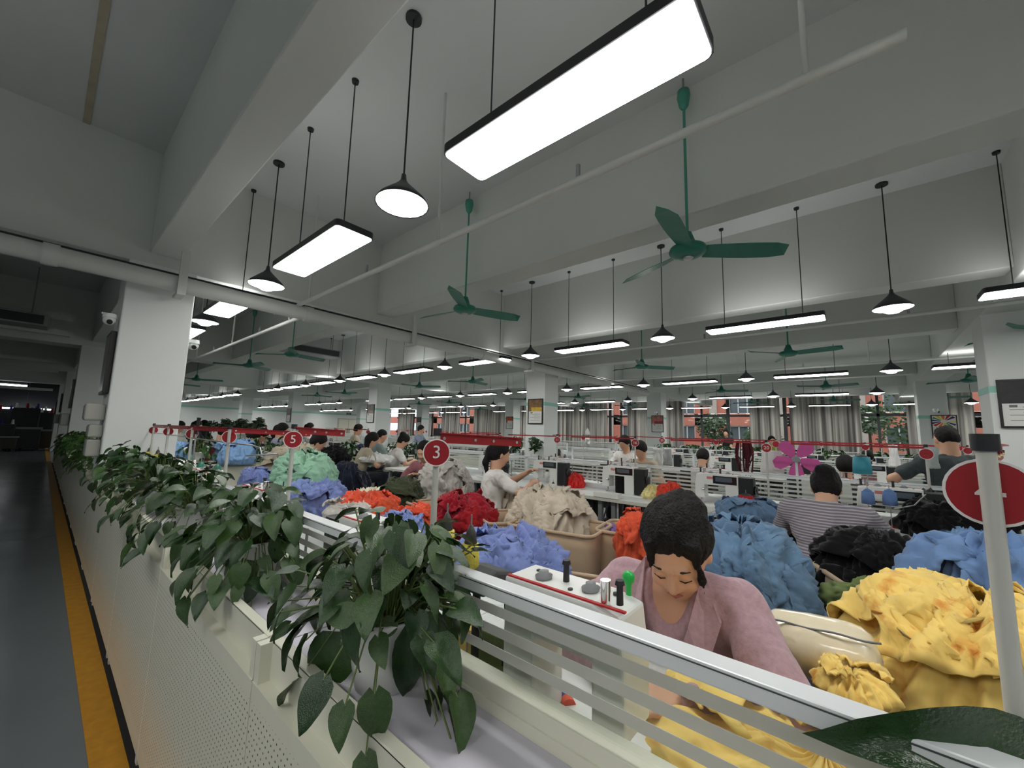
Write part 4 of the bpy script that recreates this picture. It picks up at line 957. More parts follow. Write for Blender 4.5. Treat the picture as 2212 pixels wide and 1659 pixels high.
# ---------------------------------------------------------------- pothos plants
def leaf_material():
    m = mat('pothos_leaf', srgb(46, 76, 36), .2, var=.22, vs=9, rnd=.38, spec=.6, bump=.4, bs=40); nt = m.node_tree; b = nt.nodes['Principled BSDF']
    return m
leaf_m = leaf_material(); stem_m = mat('pothos_stem', srgb(104, 122, 66), .5); pot_m = mat('white_pot', srgb(224, 226, 222), .35); soil_m = mat('soil', srgb(70, 50, 34), .95, var=.3, vs=40, bump=1, bs=60)
def leaf_mesh(k):
    R = random.Random(k); ns, nu = 8, 5; fold = R.uniform(.1, .5); droop = R.uniform(.1, .55); tw = R.uniform(-.25, .25); vs = []
    wv = []
    for i in range(ns+1):
        t = i/ns; w_ = .40*math.sin(math.pi*min(1, t**.58))**.75*(1-.2*t) if 0 < t < 1 else (.0 if t >= 1 else .10)
        for j in range(nu):
            s = (j-(nu-1)/2)/((nu-1)/2); x = t-.17*(1-t)**3*abs(s); y = s*w_; z = fold*abs(s)*w_-droop*t*t*.6+tw*s*t*.3+.02*math.sin(t*9+s*3)
            vs.append((x, y, z))
    fs = [(i*nu+j, (i+1)*nu+j, (i+1)*nu+j+1, i*nu+j+1) for i in range(ns) for j in range(nu-1)]
    me = B().add(vs, fs, True).mesh('leaf'); me.materials.append(leaf_m); return me
LEAVES = [leaf_mesh(k) for k in range(7)]
def frame(p, d, n):
    d = Vector(d).normalized(); n = Vector(n); n = (n-d*n.dot(d)); n = n.normalized() if n.length > 1e-4 else d.orthogonal().normalized(); y = n.cross(d)
    return Matrix(((d.x, y.x, n.x, p[0]), (d.y, y.y, n.y, p[1]), (d.z, y.z, n.z, p[2]), (0, 0, 0, 1)))
def pothos(x, y, z, lab, nl, rad, seed, explicit=(), parts=True, hang=.3, leaf=.085, pot=True, grp='potted pothos plants on the aisle planter', up=.17):
    t = thing('potted_pothos', lab, 'plant', (x, y, z), 0, grp); R = random.Random(seed)
    if pot:
        B().lathe([(0, 0), (.058, 0), (.068, .05), (.078, .125), (.083, .13), (.083, .14), (.074, .14), (.072, .12), (0, .12)], n=26).build('pot', pot_m, t)
        B().lathe([(.073, .124), (.05, .128), (0, .13)], n=20).build('soil', soil_m, t)
    zt = .14; stems = B(); joined = B(); mats = []
    def put(M, s, k):
        if parts:
            o = bpy.data.objects.new('leaf', LEAVES[k]); COL.objects.link(o); o.parent = t; o.matrix_local = M @ Matrix.Scale(s, 4)
        else:
            me = LEAVES[k]; MM = M @ Matrix.Scale(s, 4); joined.add([MM @ v.co for v in me.vertices], [tuple(p.vertices) for p in me.polygons], True)
    for i in range(nl):
        az = R.uniform(0, 2*math.pi); u = R.random(); hg = R.random() < hang
        if hg:
            rr = rad*(.75+.35*R.random()); hz = zt-R.uniform(.0, .16)
        else:
            el = R.uniform(.1, 1.5); rr = rad*math.cos(el)*(.55+.45*u)+.02; hz = zt+up*math.sin(el)*(.5+.6*u)
        p = Vector((rr*math.cos(az)*1.0, rr*math.sin(az)*1.15, hz))
        if x+p.x > .575 and z+p.z < 1.07 and grp.endswith('aisle planter'): p.x = .57-x-.03*R.random()
        d = Vector((math.cos(az), math.sin(az), 0))*R.uniform(.5, 1)+Vector((R.uniform(-.5, .5), R.uniform(-.5, .5), R.uniform(-1.1, .15) if not hg else R.uniform(-1.6, -.5)))
        nrm = Vector((math.cos(az)*.5, math.sin(az)*.5, 1))+Vector((R.uniform(-.5, .5), R.uniform(-.5, .5), R.uniform(-.1, .3)))
        if hg: nrm = Vector((math.cos(az), math.sin(az), .5))
        s = leaf*R.uniform(.65, 1.25); put(frame(p, d, nrm), s, R.randrange(7))
        if parts or i % 3 == 0:
            q = Vector((.03*math.cos(az), .03*math.sin(az), zt-.02)); mid = (p+q)/2+Vector((0, 0, .05 if hg else .03)); stems.tube([q, mid, p], .0017 if parts else .003, n=4)
    for (bx, by), (tx, ty), d, sc, k in explicit:
        P_ = at(bx, by, d=d)-Vector((x, y, z)); T_ = at(tx, ty, d=d*.97)-Vector((x, y, z)); v = T_-P_
        view = (Vector((0, 0, H))-Vector((x, y, z))-P_).normalized()
        o = bpy.data.objects.new('leaf', LEAVES[k]); COL.objects.link(o); o.parent = t
        o.matrix_local = frame(P_, v, view+Vector((0, 0, .3))) @ Matrix.Diagonal((v.length, v.length*sc, v.length, 1))
        q = Vector((.02, 0, zt)); stems.tube([q, (P_+q)/2+Vector((0, 0, .04)), P_], .002, n=4)
    stems.build('stems', stem_m, t, kind='stuff')
    if not parts: joined.build('foliage', leaf_m, t, kind='stuff')
    return t
SZ = .822
pothos(.53, .79, SZ, 'largest nearest potted pothos in a white pot, centre of the planter shelf', 165, .19, 11, up=.20, leaf=.066, hang=.22, explicit=(
    ((735, 1392), (655, 1505), .86, 1.25, 1), ((885, 1372), (876, 1535), .80, .62, 2), ((905, 1225), (1025, 1292), .93, .9, 0), ((700, 1200), (632, 1232), .95, .8, 3), ((860, 1190), (975, 1190), 1.0, .55, 4),
    ((625, 1350), (580, 1385), .92, .8, 2), ((955, 1330), (985, 1445), .86, .6, 5), ((760, 1395), (770, 1432), .84, 1.1, 6), ((850, 1345), (800, 1385), .8, 1.0, 0), ((930, 1395), (950, 1455), .9, .8, 1)))
pothos(.53, 1.60, SZ, 'second potted pothos from the camera, white pot half hidden by the rim', 150, .2, 12, leaf=.07, hang=.22, explicit=(((520, 1215), (530, 1290), 1.3, 1.15, 1), ((430, 1190), (420, 1285), 1.45, .8, 2), ((400, 1165), (368, 1225), 1.5, .8, 0)))
pothos(.53, 2.42, SZ, 'third potted pothos from the camera on the planter', 130, .22, 13, leaf=.075)
pothos(.52, 3.22, SZ, 'fourth potted pothos from the camera on the planter', 120, .23, 14, leaf=.078)
pothos(.52, 4.02, SZ, 'fifth potted pothos from the camera on the planter', 110, .23, 15, leaf=.08)
pothos(.52, 4.85, SZ, 'sixth potted pothos, just in front of the nearest column', 100, .22, 16, leaf=.08)
pothos(.50, -.16, SZ, 'potted pothos at the lower right corner, mostly out of view', 26, .10, 17, leaf=.055, up=.06, hang=.1, explicit=(((2260, 1700), (1872, 1558), .40, .55, 2), ((2230, 1660), (2110, 1610), .42, .5, 0)))
for i in range(8):
    pothos(.50, 6.35+.8*i, SZ, f'pothos plant on the planter past the nearest column, {ORD[i]} in line', 60, .25, 30+i, parts=False, leaf=.11)
for i, (px_, py_) in enumerate(((433, 972), (570, 955), (622, 950), (757, 970), (862, 965), (905, 965))):
    c = at(px_, py_, y=7.0); pothos(c.x, 7.02, SZ, f'pothos plant on the cross planter, {ORD[i]} from the left', 70, .2, 50+i, parts=False, leaf=.085, grp='pothos plants on the cross planter', up=.2 if i < 3 else .14)
for i in range(9):
    pothos(11.7, -2+.75*i+.2, .9, f'low green hedge plant before the far curtains, {ORD[i]} from the right', 45, .26, 60+i, parts=False, leaf=.12, pot=False, grp='hedge row plants', up=.1)
for i, (px_, py_, d) in enumerate(((457, 922, 11), (487, 918, 11), (505, 922, 11.3), (522, 916, 11), (540, 926, 10.6), (560, 915, 11), (1085, 962, 9), (1115, 962, 9), (1155, 962, 9))):
    c = at(px_, py_, d=d); t = thing('potted_tree', f'small potted tree in front of the far white wall, {ORD[i]} from the left' if i < 6 else f'dark green plant left of the large poster column, {ORD[i-6]} from the left', 'plant', (c.x, c.y, .75), group='small far potted trees')
    b = B(); foliage(b, (0, 0, max(.35, c.z-.75)), .17, 150, .06, 70+i); b.build('foliage', mat('far_leaf', srgb(50, 74, 48), .5, var=.2, vs=20), t, kind='stuff'); B().cyl((0, 0, 0), (0, 0, c.z-.75), .012, n=6).build('trunk', stem_m, t)
    B().cyl((0, 0, 0), (0, 0, .14), .07, .09, n=14).build('pot', pot_m, t)

# ---------------------------------------------------------------- people
skin = mat('skin', srgb(212, 166, 138), .5, var=.05, vs=8, spec=.35); skin.node_tree.nodes['Principled BSDF'].inputs['Subsurface Weight'].default_value = .0
hair_m = mat('black_hair', srgb(20, 17, 18), .6, var=.3, vs=60, bump=.9, bs=160, spec=.25); [setattr(n_.inputs['Distance'], 'default_value', .009) for n_ in hair_m.node_tree.nodes if n_.type == 'BUMP']; lip_m = mat('lips', srgb(170, 100, 92), .45); brow_m = mat('brow', srgb(46, 34, 30), .8)
def ik(S, T, l1, l2, pole):
    S, T = np.array(S, float), np.array(T, float); v = T-S; d = np.linalg.norm(v)
    if d > (l1+l2)*.995: T = S+v/d*(l1+l2)*.995; v = T-S; d = np.linalg.norm(v)
    u = v/d; a = (l1*l1-l2*l2+d*d)/(2*d); h = math.sqrt(max(1e-6, l1*l1-a*a)); p = np.array(pole, float); p = p-u*(p@u); p /= np.linalg.norm(p)
    return S+u*a+p*h, T
def person(lab, loc, face, pose='sit', lean=15, hp=10, hy=0, hair='short', shirt=None, trousers=None, handL=None, handR=None, h=.016, sleeve='short', grp=None, name='person', lower=True, headoff=(0, 0, 0), wide=1.0, feat=False, seat=.48, poleL=(-.2, 1, -.6), poleR=(-.2, -1, -.6), hairlen=.25, collar=False, swr=.008, hipz=.93):
    t = thing(name, lab, 'person', (loc[0], loc[1], loc[2] if len(loc) > 2 else 0), face, grp)
    hz = seat if pose == 'sit' else hipz; la = math.radians(lean); up = np.array([math.sin(la), 0, math.cos(la)]); fw = np.array([math.cos(la), 0, -math.sin(la)])
    Pv = np.array([0, 0, hz]); Cb = Pv+up*.12; Ch = Pv+up*.33; Sh = Pv+up*.44; Nk = Pv+up*.50-fw*.0
    la2 = math.radians(lean*.55+hp*.25); Hd = Nk+np.array([math.sin(la2), 0, math.cos(la2)])*.155+np.array([.02, 0, 0])+np.array(headoff)
    Rh = rotm('Z', hy) @ rotm('Y', hp+lean*.3); Rt = rotm('Y', lean)
    hd = lambda x, y, z: Hd+Rh@np.array([x, y, z])
    w = wide
    SL, SR = Sh+np.array([0, .165*w, 0]), Sh-np.array([0, .165*w, 0])
    dl = .46 if pose == 'sit' else .12
    TL = handL if handL is not None else ((.40, .12, .80) if pose == 'sit' else (.08, .26, .78)); TR = handR if handR is not None else ((.42, -.10, .80) if pose == 'sit' else (.08, -.26, .78))
    EL, TL = ik(SL, TL, .28, .25, poleL); ER, TR = ik(SR, TR, .28, .25, poleR)
    torso = lambda e: [('e', Pv+up*.02, (.125+e, .165*w+e, .13+e), Rt), ('e', Cb+up*.03, (.105+e, .14*w+e, .15+e), Rt), ('e', Ch, (.115+e, .155*w+e, .17+e), Rt), ('c', SL, SR, .058+e, .058+e, .06)]
    head = [('e', hd(-.012, 0, .022), (.094, .076, .094), Rh), ('e', hd(.022, 0, -.028), (.070, .062, .088), Rh, .03), ('e', hd(.052, 0, -.088), (.028, .026, .022), Rh, .04),
            ('e', hd(-.002, .076, -.012), (.016, .010, .030), Rh, .008), ('e', hd(-.002, -.076, -.012), (.016, .010, .030), Rh, .008), ('c', Nk-up*.03, hd(-.022, 0, -.07), .058*w, .050*w, .03)]
    if h < .01:
        head += [('c', hd(.088, 0, .004), hd(.106, 0, -.030), .007, .0125, .014), ('e', hd(.096, .012, -.034), (.010, .009, .007), Rh, .008), ('e', hd(.096, -.012, -.034), (.010, .009, .007), Rh, .008),
                 ('-e', hd(.100, .031, .004), (.017, .018, .012), Rh, .016), ('-e', hd(.100, -.031, .004), (.017, .018, .012), Rh, .016), ('e', hd(.078, .031, .001), (.013, .017, .012), Rh, .006), ('e', hd(.078, -.031, .001), (.013, .017, .012), Rh, .006),
                 ('e', hd(.072, .036, -.034), (.022, .022, .024), Rh, .02), ('e', hd(.072, -.036, -.034), (.022, .022, .024), Rh, .02), ('e', hd(.086, 0, -.060), (.012, .020, .008), Rh, .008), ('c', hd(.084, .036, .028), hd(.092, .012, .024), .006, .006, .014), ('c', hd(.084, -.036, .028), hd(.092, -.012, .024), .006, .006, .014)]
    arms = [('c', SL, EL, .046, .038), ('c', SR, ER, .046, .038), ('c', EL, TL, .038, .025), ('c', ER, TR, .038, .025)]
    fr_ = .0085 if h < .01 else .011
    for E_, T_, sg in ((EL, TL, -1), (ER, TR, 1)):
        d = (T_-E_)/np.linalg.norm(T_-E_); side = np.cross(d, [0, 0, 1.0]); side /= np.linalg.norm(side); nn = np.cross(side, d)
        pc = T_+d*.045; Rm = np.stack([d, side, nn], 1); arms.append(('e', pc, (.046, .040, .017), Rm, .02))
        for q, (o_, l_) in enumerate(((-.030, .058), (-.010, .068), (.010, .064), (.029, .050))):
            a = T_+d*.070+side*o_; b_ = a+d*l_*.55-nn*.010+side*o_*.15; c_ = b_+d*l_*.32-nn*.022; arms += [('c', a, b_, fr_, fr_*.95, .006), ('c', b_, c_, fr_*.95, fr_*.8, .004)]
        a = T_+d*.02+side*sg*.03; b_ = a+d*.035+side*sg*.024-nn*.006; c_ = b_+d*.028-nn*.012+side*sg*-.002; arms += [('c', a, b_, fr_*1.25, fr_, .012), ('c', b_, c_, fr_, fr_*.85, .004)]
    legs = []
    if pose == 'sit':
        for s in (1, -1):
            K = np.array([.42, s*.13, hz+.02]); A = np.array([.36, s*.13, .09]); legs += [('c', Pv+np.array([.02, s*.09, -.01]), K, .085, .058), ('c', K, A, .058, .036)]
    else:
        for s in (1, -1):
            K = np.array([.02, s*.10, .5]); A = np.array([-.01, s*.10, .09]); legs += [('c', Pv+np.array([0, s*.09, 0]), K, .09, .058), ('c', K, A, .058, .038)]
    feet = []
    for s in (1, -1):
        A = legs[1 if s == 1 else 3][2]; feet.append(('c', A-np.array([.03, 0, .05]), A+np.array([.12, 0, -.055]), .038, .032))
    full = torso(-.012)+head+arms+((legs+feet) if lower else [])
    bo = link('body', sdf_mesh('body', full, h, k=.035), skin, t)
    fo = lambda P: (perlin(P*np.array([10, 10, 7]))*.018+ridged(P*np.array([13, 13, 8])+perlin(P*6)[..., None]*.8+3)*.0065)
    sl_ = []
    for S_, E_, T_ in ((SL, EL, TL), (SR, ER, TR)):
        if sleeve == 'long': sl_ += [('c', S_, E_, .058+swr, .052+swr), ('c', E_, E_+(T_-E_)*.86, .052+swr, .036+swr)]
        else: sl_ += [('c', S_, S_+(E_-S_)*.62, .060+swr, .058+swr)]
    sm = [p for p in torso(.010+swr*.6)]+sl_
    if pose == 'sit': sm[0] = ('e', Pv+up*.04, (.135, .172*w, .11), Rt)
    sm += [('-c', Nk+up*.03, Nk+up*.25, .062, .07, .01)]
    if collar: sm += [('-c', Nk+fw*.07+up*.02, Nk+fw*.18-up*.165, .066, .012, .015)]
    link('shirt', sdf_mesh('shirt', sm, max(h, .007) if h < .01 else h, k=.03, noise=fo), shirt, t)
    if lower:
        tp = [(p[0], p[1], p[2], p[3]+.016, p[4]+.016) for p in legs]+[('e', Pv-up*.0, (.142, .180*w, .13), Rt)]
        link('trousers', sdf_mesh('trousers', tp, max(h, .014), k=.04), trousers or cloth('dark_trousers', srgb(34, 36, 44)), t)
        link('shoes', sdf_mesh('shoes', [('c', f[1], f[2], f[3]+.014, f[4]+.012) for f in feet], max(h, .014), k=.01), mat('dark_shoe', srgb(30, 30, 32), .6), t)
    hn = lambda P: ridged(P*np.array([38, 38, 15]))*.0055+perlin(P*14)*.007
    hh = [('e', hd(-.018, 0, .032), (.103, .088, .104), Rh), ('-e', hd(.096, 0, -.040), (.074, .072, .102), Rh, .02), ('-c', hd(.02, 0, -.14), hd(-.02, 0, -.17), .07, .08, .02)]
    if hair in ('bun', 'pony', 'long'): hh.insert(1, ('e', hd(-.040, 0, -.010), (.070, .080, .085), Rh))
    if hair == 'short': hh.insert(1, ('e', hd(-.036, 0, .0), (.076, .080, .078), Rh))
    if hair == 'bun' and feat != 'front': hh.append(('e', hd(-.095, 0, .075), (.052, .056, .052), Rh, .015))
    if hair == 'bun': hh.append(('e', hd(-.085, 0, .085), (.040, .044, .040), Rh, .02))
    if hair == 'pony': hh += [('e', hd(-.11, 0, .03), (.03, .03, .03), Rh, .02), ('c', hd(-.125, 0, .01), hd(-.13, 0, .0)+np.array([-.02, 0, -.12]), .03, .034), ('c', hd(-.13, 0, .0)+np.array([-.02, 0, -.12]), hd(-.12, 0, 0)+np.array([.0, 0, -hairlen]), .034, .012)]
    if hair == 'long': hh += [('c', hd(-.07, .03, -.02), hd(-.08, .04, -.02)+np.array([-.02, 0, -hairlen]), .05, .03), ('c', hd(-.07, -.03, -.02), hd(-.08, -.04, -.02)+np.array([-.02, 0, -hairlen]), .05, .03)]
    if hair == 'buzz': hh = [('e', hd(-.034, 0, .004), (.070, .076, .074), Rh), ('e', hd(-.018, 0, .034), (.093, .080, .092), Rh), ('-e', hd(.12, 0, -.05), (.085, .09, .105), Rh, .01), ('-c', hd(-.01, .1, -.125), hd(-.01, -.1, -.125), .07, .07, .01)]
    if feat == 'front': hh += [('c', hd(.055, .052, .085), hd(.072, .068, -.01), .017, .011, .02), ('c', hd(.072, .068, -.01), hd(.062, .062, -.085), .011, .004, .01), ('c', hd(.060, -.055, .075), hd(.078, -.058, .0), .012, .004, .02), ('e', hd(-.07, .03, .085), (.048, .05, .036), Rh, .02), ('e', hd(-.03, 0, .045), (.095, .089, .088), Rh, .02)]
    link('hair', sdf_mesh('hair', hh, min(h, .008) if h < .012 else h*.8, k=.025, noise=hn if h < .012 else None), hair_m, t)
    return t, dict(hd=hd, Nk=Nk, up=up, fw=fw, Ch=Ch, Sh=Sh, SL=SL, SR=SR, Rh=Rh, EL=EL, ER=ER)

pink = mat('pink_linen', srgb(176, 144, 152), .9, var=.14, vs=70, bump=.5, bs=120, sheen=.2)
W1 = (1.42, .42)
pw, J = person('woman in a pink collared shirt bending over her sewing, black hair tied up', W1, math.pi, lean=21, hp=33, hy=8, hair='bun', shirt=pink, handL=(.47, .10, .79), handR=(.46, -.06, .79), h=.0058, sleeve='long', feat='front', collar=True, headoff=(.0, .030, -.048), seat=.482, wide=.93, swr=.012, poleL=(-.1, 1, -.35), poleR=(-.1, -1, -.35))
hd = J['hd']; V3 = lambda a: Vector([float(q) for q in a])
for s in (1, -1):
    B().tube([V3(hd(.089, s*.014, .024)), V3(hd(.093, s*.028, .031)), V3(hd(.083, s*.046, .026))], [.0016, .0028, .0012], n=6).build('eyebrow', brow_m, pw)
    B().tube([V3(hd(.0925, s*.017, -.004)), V3(hd(.0935, s*.030, -.0075)), V3(hd(.086, s*.046, -.003))], [.0010, .0019, .0012], n=6).build('eyelashes', brow_m, pw)
B().tube([V3(hd(.096, -.020, -.060)), V3(hd(.1005, -.006, -.0575)), V3(hd(.1005, .006, -.0575)), V3(hd(.096, .020, -.060))], [.001, .0042, .0042, .001], n=8).build('upper_lip', lip_m, pw)
B().tube([V3(hd(.095, -.017, -.064)), V3(hd(.0995, 0, -.067)), V3(hd(.095, .017, -.064))], [.001, .0048, .001], n=8).build('lower_lip', lip_m, pw)
# collar and placket
Nk, up, fw, Ch = J['Nk'], J['up'], J['fw'], J['Ch']
def colpts(s):
    a = Nk+up*.055-fw*.055+np.array([0, s*.03, 0]); b = Nk+up*.042+np.array([0, s*.080, 0]); c = Nk+fw*.125-up*.045+np.array([0, s*.062, 0]); tip = Nk+fw*.172-up*.125+np.array([0, s*.105, 0]); outer = Nk+fw*.085-up*.035+np.array([0, s*.135, 0]); back = Nk-fw*.07+up*.005+np.array([0, s*.05, 0]); low = Nk+fw*.168-up*.19+np.array([0, s*.012, 0])
    return a, b, c, tip, outer, back, low
for s in (1, -1):
    a, b, c, tip, outer, back, low = [V3(q) for q in colpts(s)]
    o = B().add([a, b, outer, back], [(0, 1, 2, 3)]).add([b, c, tip, outer], [(0, 1, 2, 3)]).build('collar', pink, pw); m_ = o.modifiers.new('s', 'SOLIDIFY'); m_.thickness = .006
    o = B().add([c, low, V3(Nk+fw*.168-up*.15+np.array([0, s*.07, 0])), tip], [(0, 1, 2, 3)]).build('lapel', pink, pw); m_ = o.modifiers.new('s', 'SOLIDIFY'); m_.thickness = .003
for q in range(3):
    p = V3(Nk+fw*(.150-.004*q)-up*(.17+.075*q)); B().ball(p, .005, 10, 6).build('button', mat('pale_button', srgb(206, 190, 190), .3), pw)

def stripes():
    m = cloth('striped_tee', srgb(128, 120, 130)); nt = m.node_tree; N = nt.nodes; L = nt.links; b = N['Principled BSDF']; tc = N['Texture Coordinate']
    wv = N.new('ShaderNodeTexWave'); wv.bands_direction = 'Z'; wv.inputs['Scale'].default_value = 19; wv.inputs['Distortion'].default_value = .6; wv.inputs['Detail Scale'].default_value = .4; L.new(tc.outputs['Object'], wv.inputs['Vector'])
    cr = N.new('ShaderNodeValToRGB'); cr.color_ramp.elements[0].position = .5; cr.color_ramp.elements[0].color = (*srgb(122, 115, 124), 1); cr.color_ramp.elements[1].position = .8; cr.color_ramp.elements[1].color = (*srgb(176, 172, 178), 1)
    L.new(wv.outputs['Fac'], cr.inputs[0]); L.new(cr.outputs[0], b.inputs['Base Color']); return m
blk = cloth('black_trousers', srgb(16, 16, 20)); jeans = cloth('jeans', srgb(56, 72, 92)); teew = cloth('white_tee', srgb(222, 220, 216))
person('woman in a grey striped T-shirt seen from behind, hair in a bun', (3.16, .17), math.radians(0), lean=22, hp=26, hair='bun', shirt=stripes(), trousers=blk, handL=(.46, .10, .80), handR=(.46, -.14, .80), h=.0085, wide=1.12, poleL=(-.3, 1, -.8), poleR=(-.3, -1, -.6), headoff=(.045, 0, -.055))
person('woman in a white T-shirt with a long black ponytail, holding cloth', (2.95, 2.78), math.radians(-32), lean=6, hp=16, hair='pony', shirt=teew, trousers=jeans, handL=(.40, .02, .95), handR=(.38, -.16, .86), h=.0085, hairlen=.30)
person('woman with long black hair reaching down, behind the number 3 sign', (3.35, 4.15), math.radians(200), lean=22, hp=20, hair='long', shirt=cloth('wine_grey', srgb(140, 90, 96), var=.4), trousers=blk, handL=(.30, .24, .78), handR=(.38, -.10, .80), h=.0095, hairlen=.36)
person('man in a dark grey T-shirt standing with his back turned, cropped hair', (5.30, -.66), math.radians(20), pose='stand', lean=6, hp=14, hair='buzz', shirt=cloth('dark_slate_tee', srgb(66, 74, 76)), trousers=blk, handL=(.30, .28, 1.02), handR=(.28, -.2, 1.0), h=.0095, wide=1.15, hipz=.74)
# ---------------------------------------------------------------- far and middle people
SH = dict(black=cloth('black_shirt', srgb(26, 26, 30)), dark=cloth('charcoal_shirt', srgb(52, 52, 58)), white=teew, blue=cloth('grey_blue_shirt', srgb(136, 148, 168)), lime=cloth('lime_shirt', srgb(146, 160, 74)), wine=cloth('wine_shirt', srgb(104, 28, 40)), beige=cloth('sand_shirt', srgb(176, 166, 146)), sea=cloth('sea_grey_shirt', srgb(140, 158, 154)), plaid=cloth('plaid_shirt', srgb(150, 152, 172), var=.4), pinkp=cloth('rose_shirt', srgb(190, 130, 136)))
def far(lab, px_, py_, d, face, hair, sh, lean=14, hp=18, pose='sit', h=.016, hz=None, hipz=.93):
    """put a person so that the head is seen at (px, py) at depth d"""
    c = at(px_, py_, d=d); la = math.radians(lean); fwd = .44*math.sin(la)+.10
    x = c.x-math.cos(math.radians(face))*fwd; y = c.y-math.sin(math.radians(face))*fwd
    dz = c.z-((.48 if pose == 'sit' else hipz)+.50*math.cos(la)+.15)
    dz = max(-.12, min(.5, dz))
    return person(lab, (x, y, 0), math.radians(face), pose=pose, lean=lean, hp=hp, hair=hair, shirt=SH[sh], h=h, seat=.48+dz if pose == 'sit' else .9, hipz=hipz, headoff=(0, 0, 0))
FP = [('person in a black shirt seen from behind beyond the second partition', 1520, 988, 5.6, 0, 'buzz', 'black', 16, 20), ('person with bushy black hair and dark shirt beyond the striped woman', 1827, 1008, 4.6, 0, 'short', 'dark', 12, 6),
 ('person with short black hair facing left behind the number 16 sign', 1382, 972, 5.6, 180, 'short', 'beige', 16, 30), ('person with black hair and pale top, half hidden left of the number 16 sign', 1346, 958, 6.4, 170, 'pony', 'white', 10, 24),
 ('young man in a lime top facing the camera near the wide curtain', 1669, 952, 11, 205, 'short', 'lime', 4, 4), ('person whose dark head shows above the hedge in the window gap', 1567, 936, 14, 180, 'short', 'dark', 4, 4),
 ('person with dark hair seated far right of the pink fan', 1874, 988, 7.2, 0, 'short', 'dark', 14, 22), ('person with rose top seated right of the teal spool', 1862, 1000, 6.2, 0, 'pony', 'pinkp', 14, 26),
 ('woman with black hair in a sand shirt right of the number 5 sign', 690, 955, 5.4, -25, 'bun', 'beige', 20, 30), ('woman in a plaid shirt left of the number 5 post', 617, 930, 7.2, -30, 'pony', 'plaid', 8, 16),
 ('person in a lime green shirt bending forward', 545, 943, 6.9, -20, 'short', 'lime', 30, 34), ('woman with black hair behind the cross planter pothos', 568, 940, 7.4, -20, 'long', 'dark', 20, 34), ('person in a grey blue shirt beside the dark red chair', 487, 936, 7.6, -20, 'short', 'blue', 18, 30),
 ('person in a white shirt farthest left past the column edge', 380, 914, 10.5, -20, 'short', 'white', 6, 10), ('person with wide black hair above the far red rail', 394, 922, 9.4, -30, 'short', 'white', 8, 20), ('person with black hair near the third red disc', 430, 920, 10, -40, 'pony', 'dark', 12, 20),
 ('woman with black hair just above the glass, middle left', 806, 950, 6.8, -20, 'long', 'beige', 18, 30), ('man with cropped hair in a sea grey shirt beside the column', 829, 942, 7.6, -20, 'buzz', 'sea', 14, 20), ('person with black hair tied up low behind the cross planter plants', 873, 952, 7.2, -30, 'bun', 'white', 20, 34),
 ('man in a pale blue shirt far away in front of the curtains', 913, 928, 12, -60, 'short', 'blue', 8, 14), ('person with dark hair left of the white column by the door', 779, 928, 9.6, -30, 'short', 'beige', 10, 16), ('person with long black hair in white far left of the number 5 sign', 559, 918, 12, -30, 'long', 'white', 10, 14), ('person with black hair in front of the far door', 674, 924, 11, -30, 'pony', 'white', 8, 16),
 ('person with dark hair at the far left behind the plants', 445, 918, 11, -50, 'short', 'dark', 8, 20), ('person with black hair below the long red rail near the middle', 1190, 958, 10.5, 180, 'short', 'dark', 10, 20)]
for lab, a, b_, d, f_, hr, sh, le, hp in FP: far(lab, a, b_, d, f_, hr, sh, le, hp, h=.014 if d < 6 else .018, **(dict(hipz=.93)))

# ---------------------------------------------------------------- thread cones and small things
yel = mat('yellow_thread', srgb(214, 200, 84), .8, var=.12, vs=90, bump=.8, bs=200); conem = mat('dark_cone_tip', srgb(52, 54, 50), .5); whit = mat('white_thread', srgb(226, 226, 220), .8, var=.05, vs=90, bump=.5, bs=200); tealp = mat('teal_plastic', srgb(30, 110, 90), .4); blu = mat('blue_thread', srgb(96, 128, 178), .8, var=.1, vs=80); dblu = mat('deep_blue', srgb(30, 48, 120), .7); grn = mat('bright_green_plastic', srgb(24, 176, 74), .35)
def cone(lab, loc, m, r=.028, hgt=.09, tip=conem, grp=None, stand=.0, th=.04):
    t = thing('thread_cone', lab, 'thread cone', loc, 0, grp)
    B().lathe([(0, 0), (r*1.08, 0), (r*1.05, hgt*.5), (r*.95, hgt), (r*.3, hgt*1.02), (0, hgt*1.02)], n=20).build('thread', m, t)
    B().lathe([(r*.72, hgt), (r*.72, hgt+.004), (r*.55, hgt+th*.6), (r*.2, hgt+th), (0, hgt+th)], n=16).build('cone_tip', tip, t)
    B().cyl((0, 0, -stand), (0, 0, hgt+th+.025), .0025, n=6).build('spindle', steel, t)
    if stand: B().box(-r, r, -r, r, -stand, -stand+.006).build('stand_foot', grey_m, t)
    return t
cone('yellow thread cone with a dark tip, left one behind the rail', at(962, 1216, x=.745), yel, .022, .085, grp=None, stand=.2, th=.045)
cone('yellow thread cone with a dark tip, right one beside the machine', at(1014, 1246, x=.735), yel, .022, .08, grp=None, stand=.2, th=.045)
for i, (px_, py_, m, l) in enumerate(((432, 1022, whit, 'white thread cone left behind the planter rail'), (467, 1030, whit, 'white thread cone right behind the planter rail'), (410, 1005, whit, 'white thread cone partly hidden by leaves'), (340, 985, yel, 'olive yellow cone in front of the column, right'), (322, 980, yel, 'olive yellow cone in front of the column, left'))):
    c = at(px_, py_, x=.78 if i < 3 else .74); cone(l, (c.x, c.y, max(.78, c.z-.06)), m, .036 if i < 3 else .024, .10 if i < 3 else .08, tealp if i < 3 else conem, 'thread cones behind the rail near the column', stand=max(.78, c.z-.06)-.75)
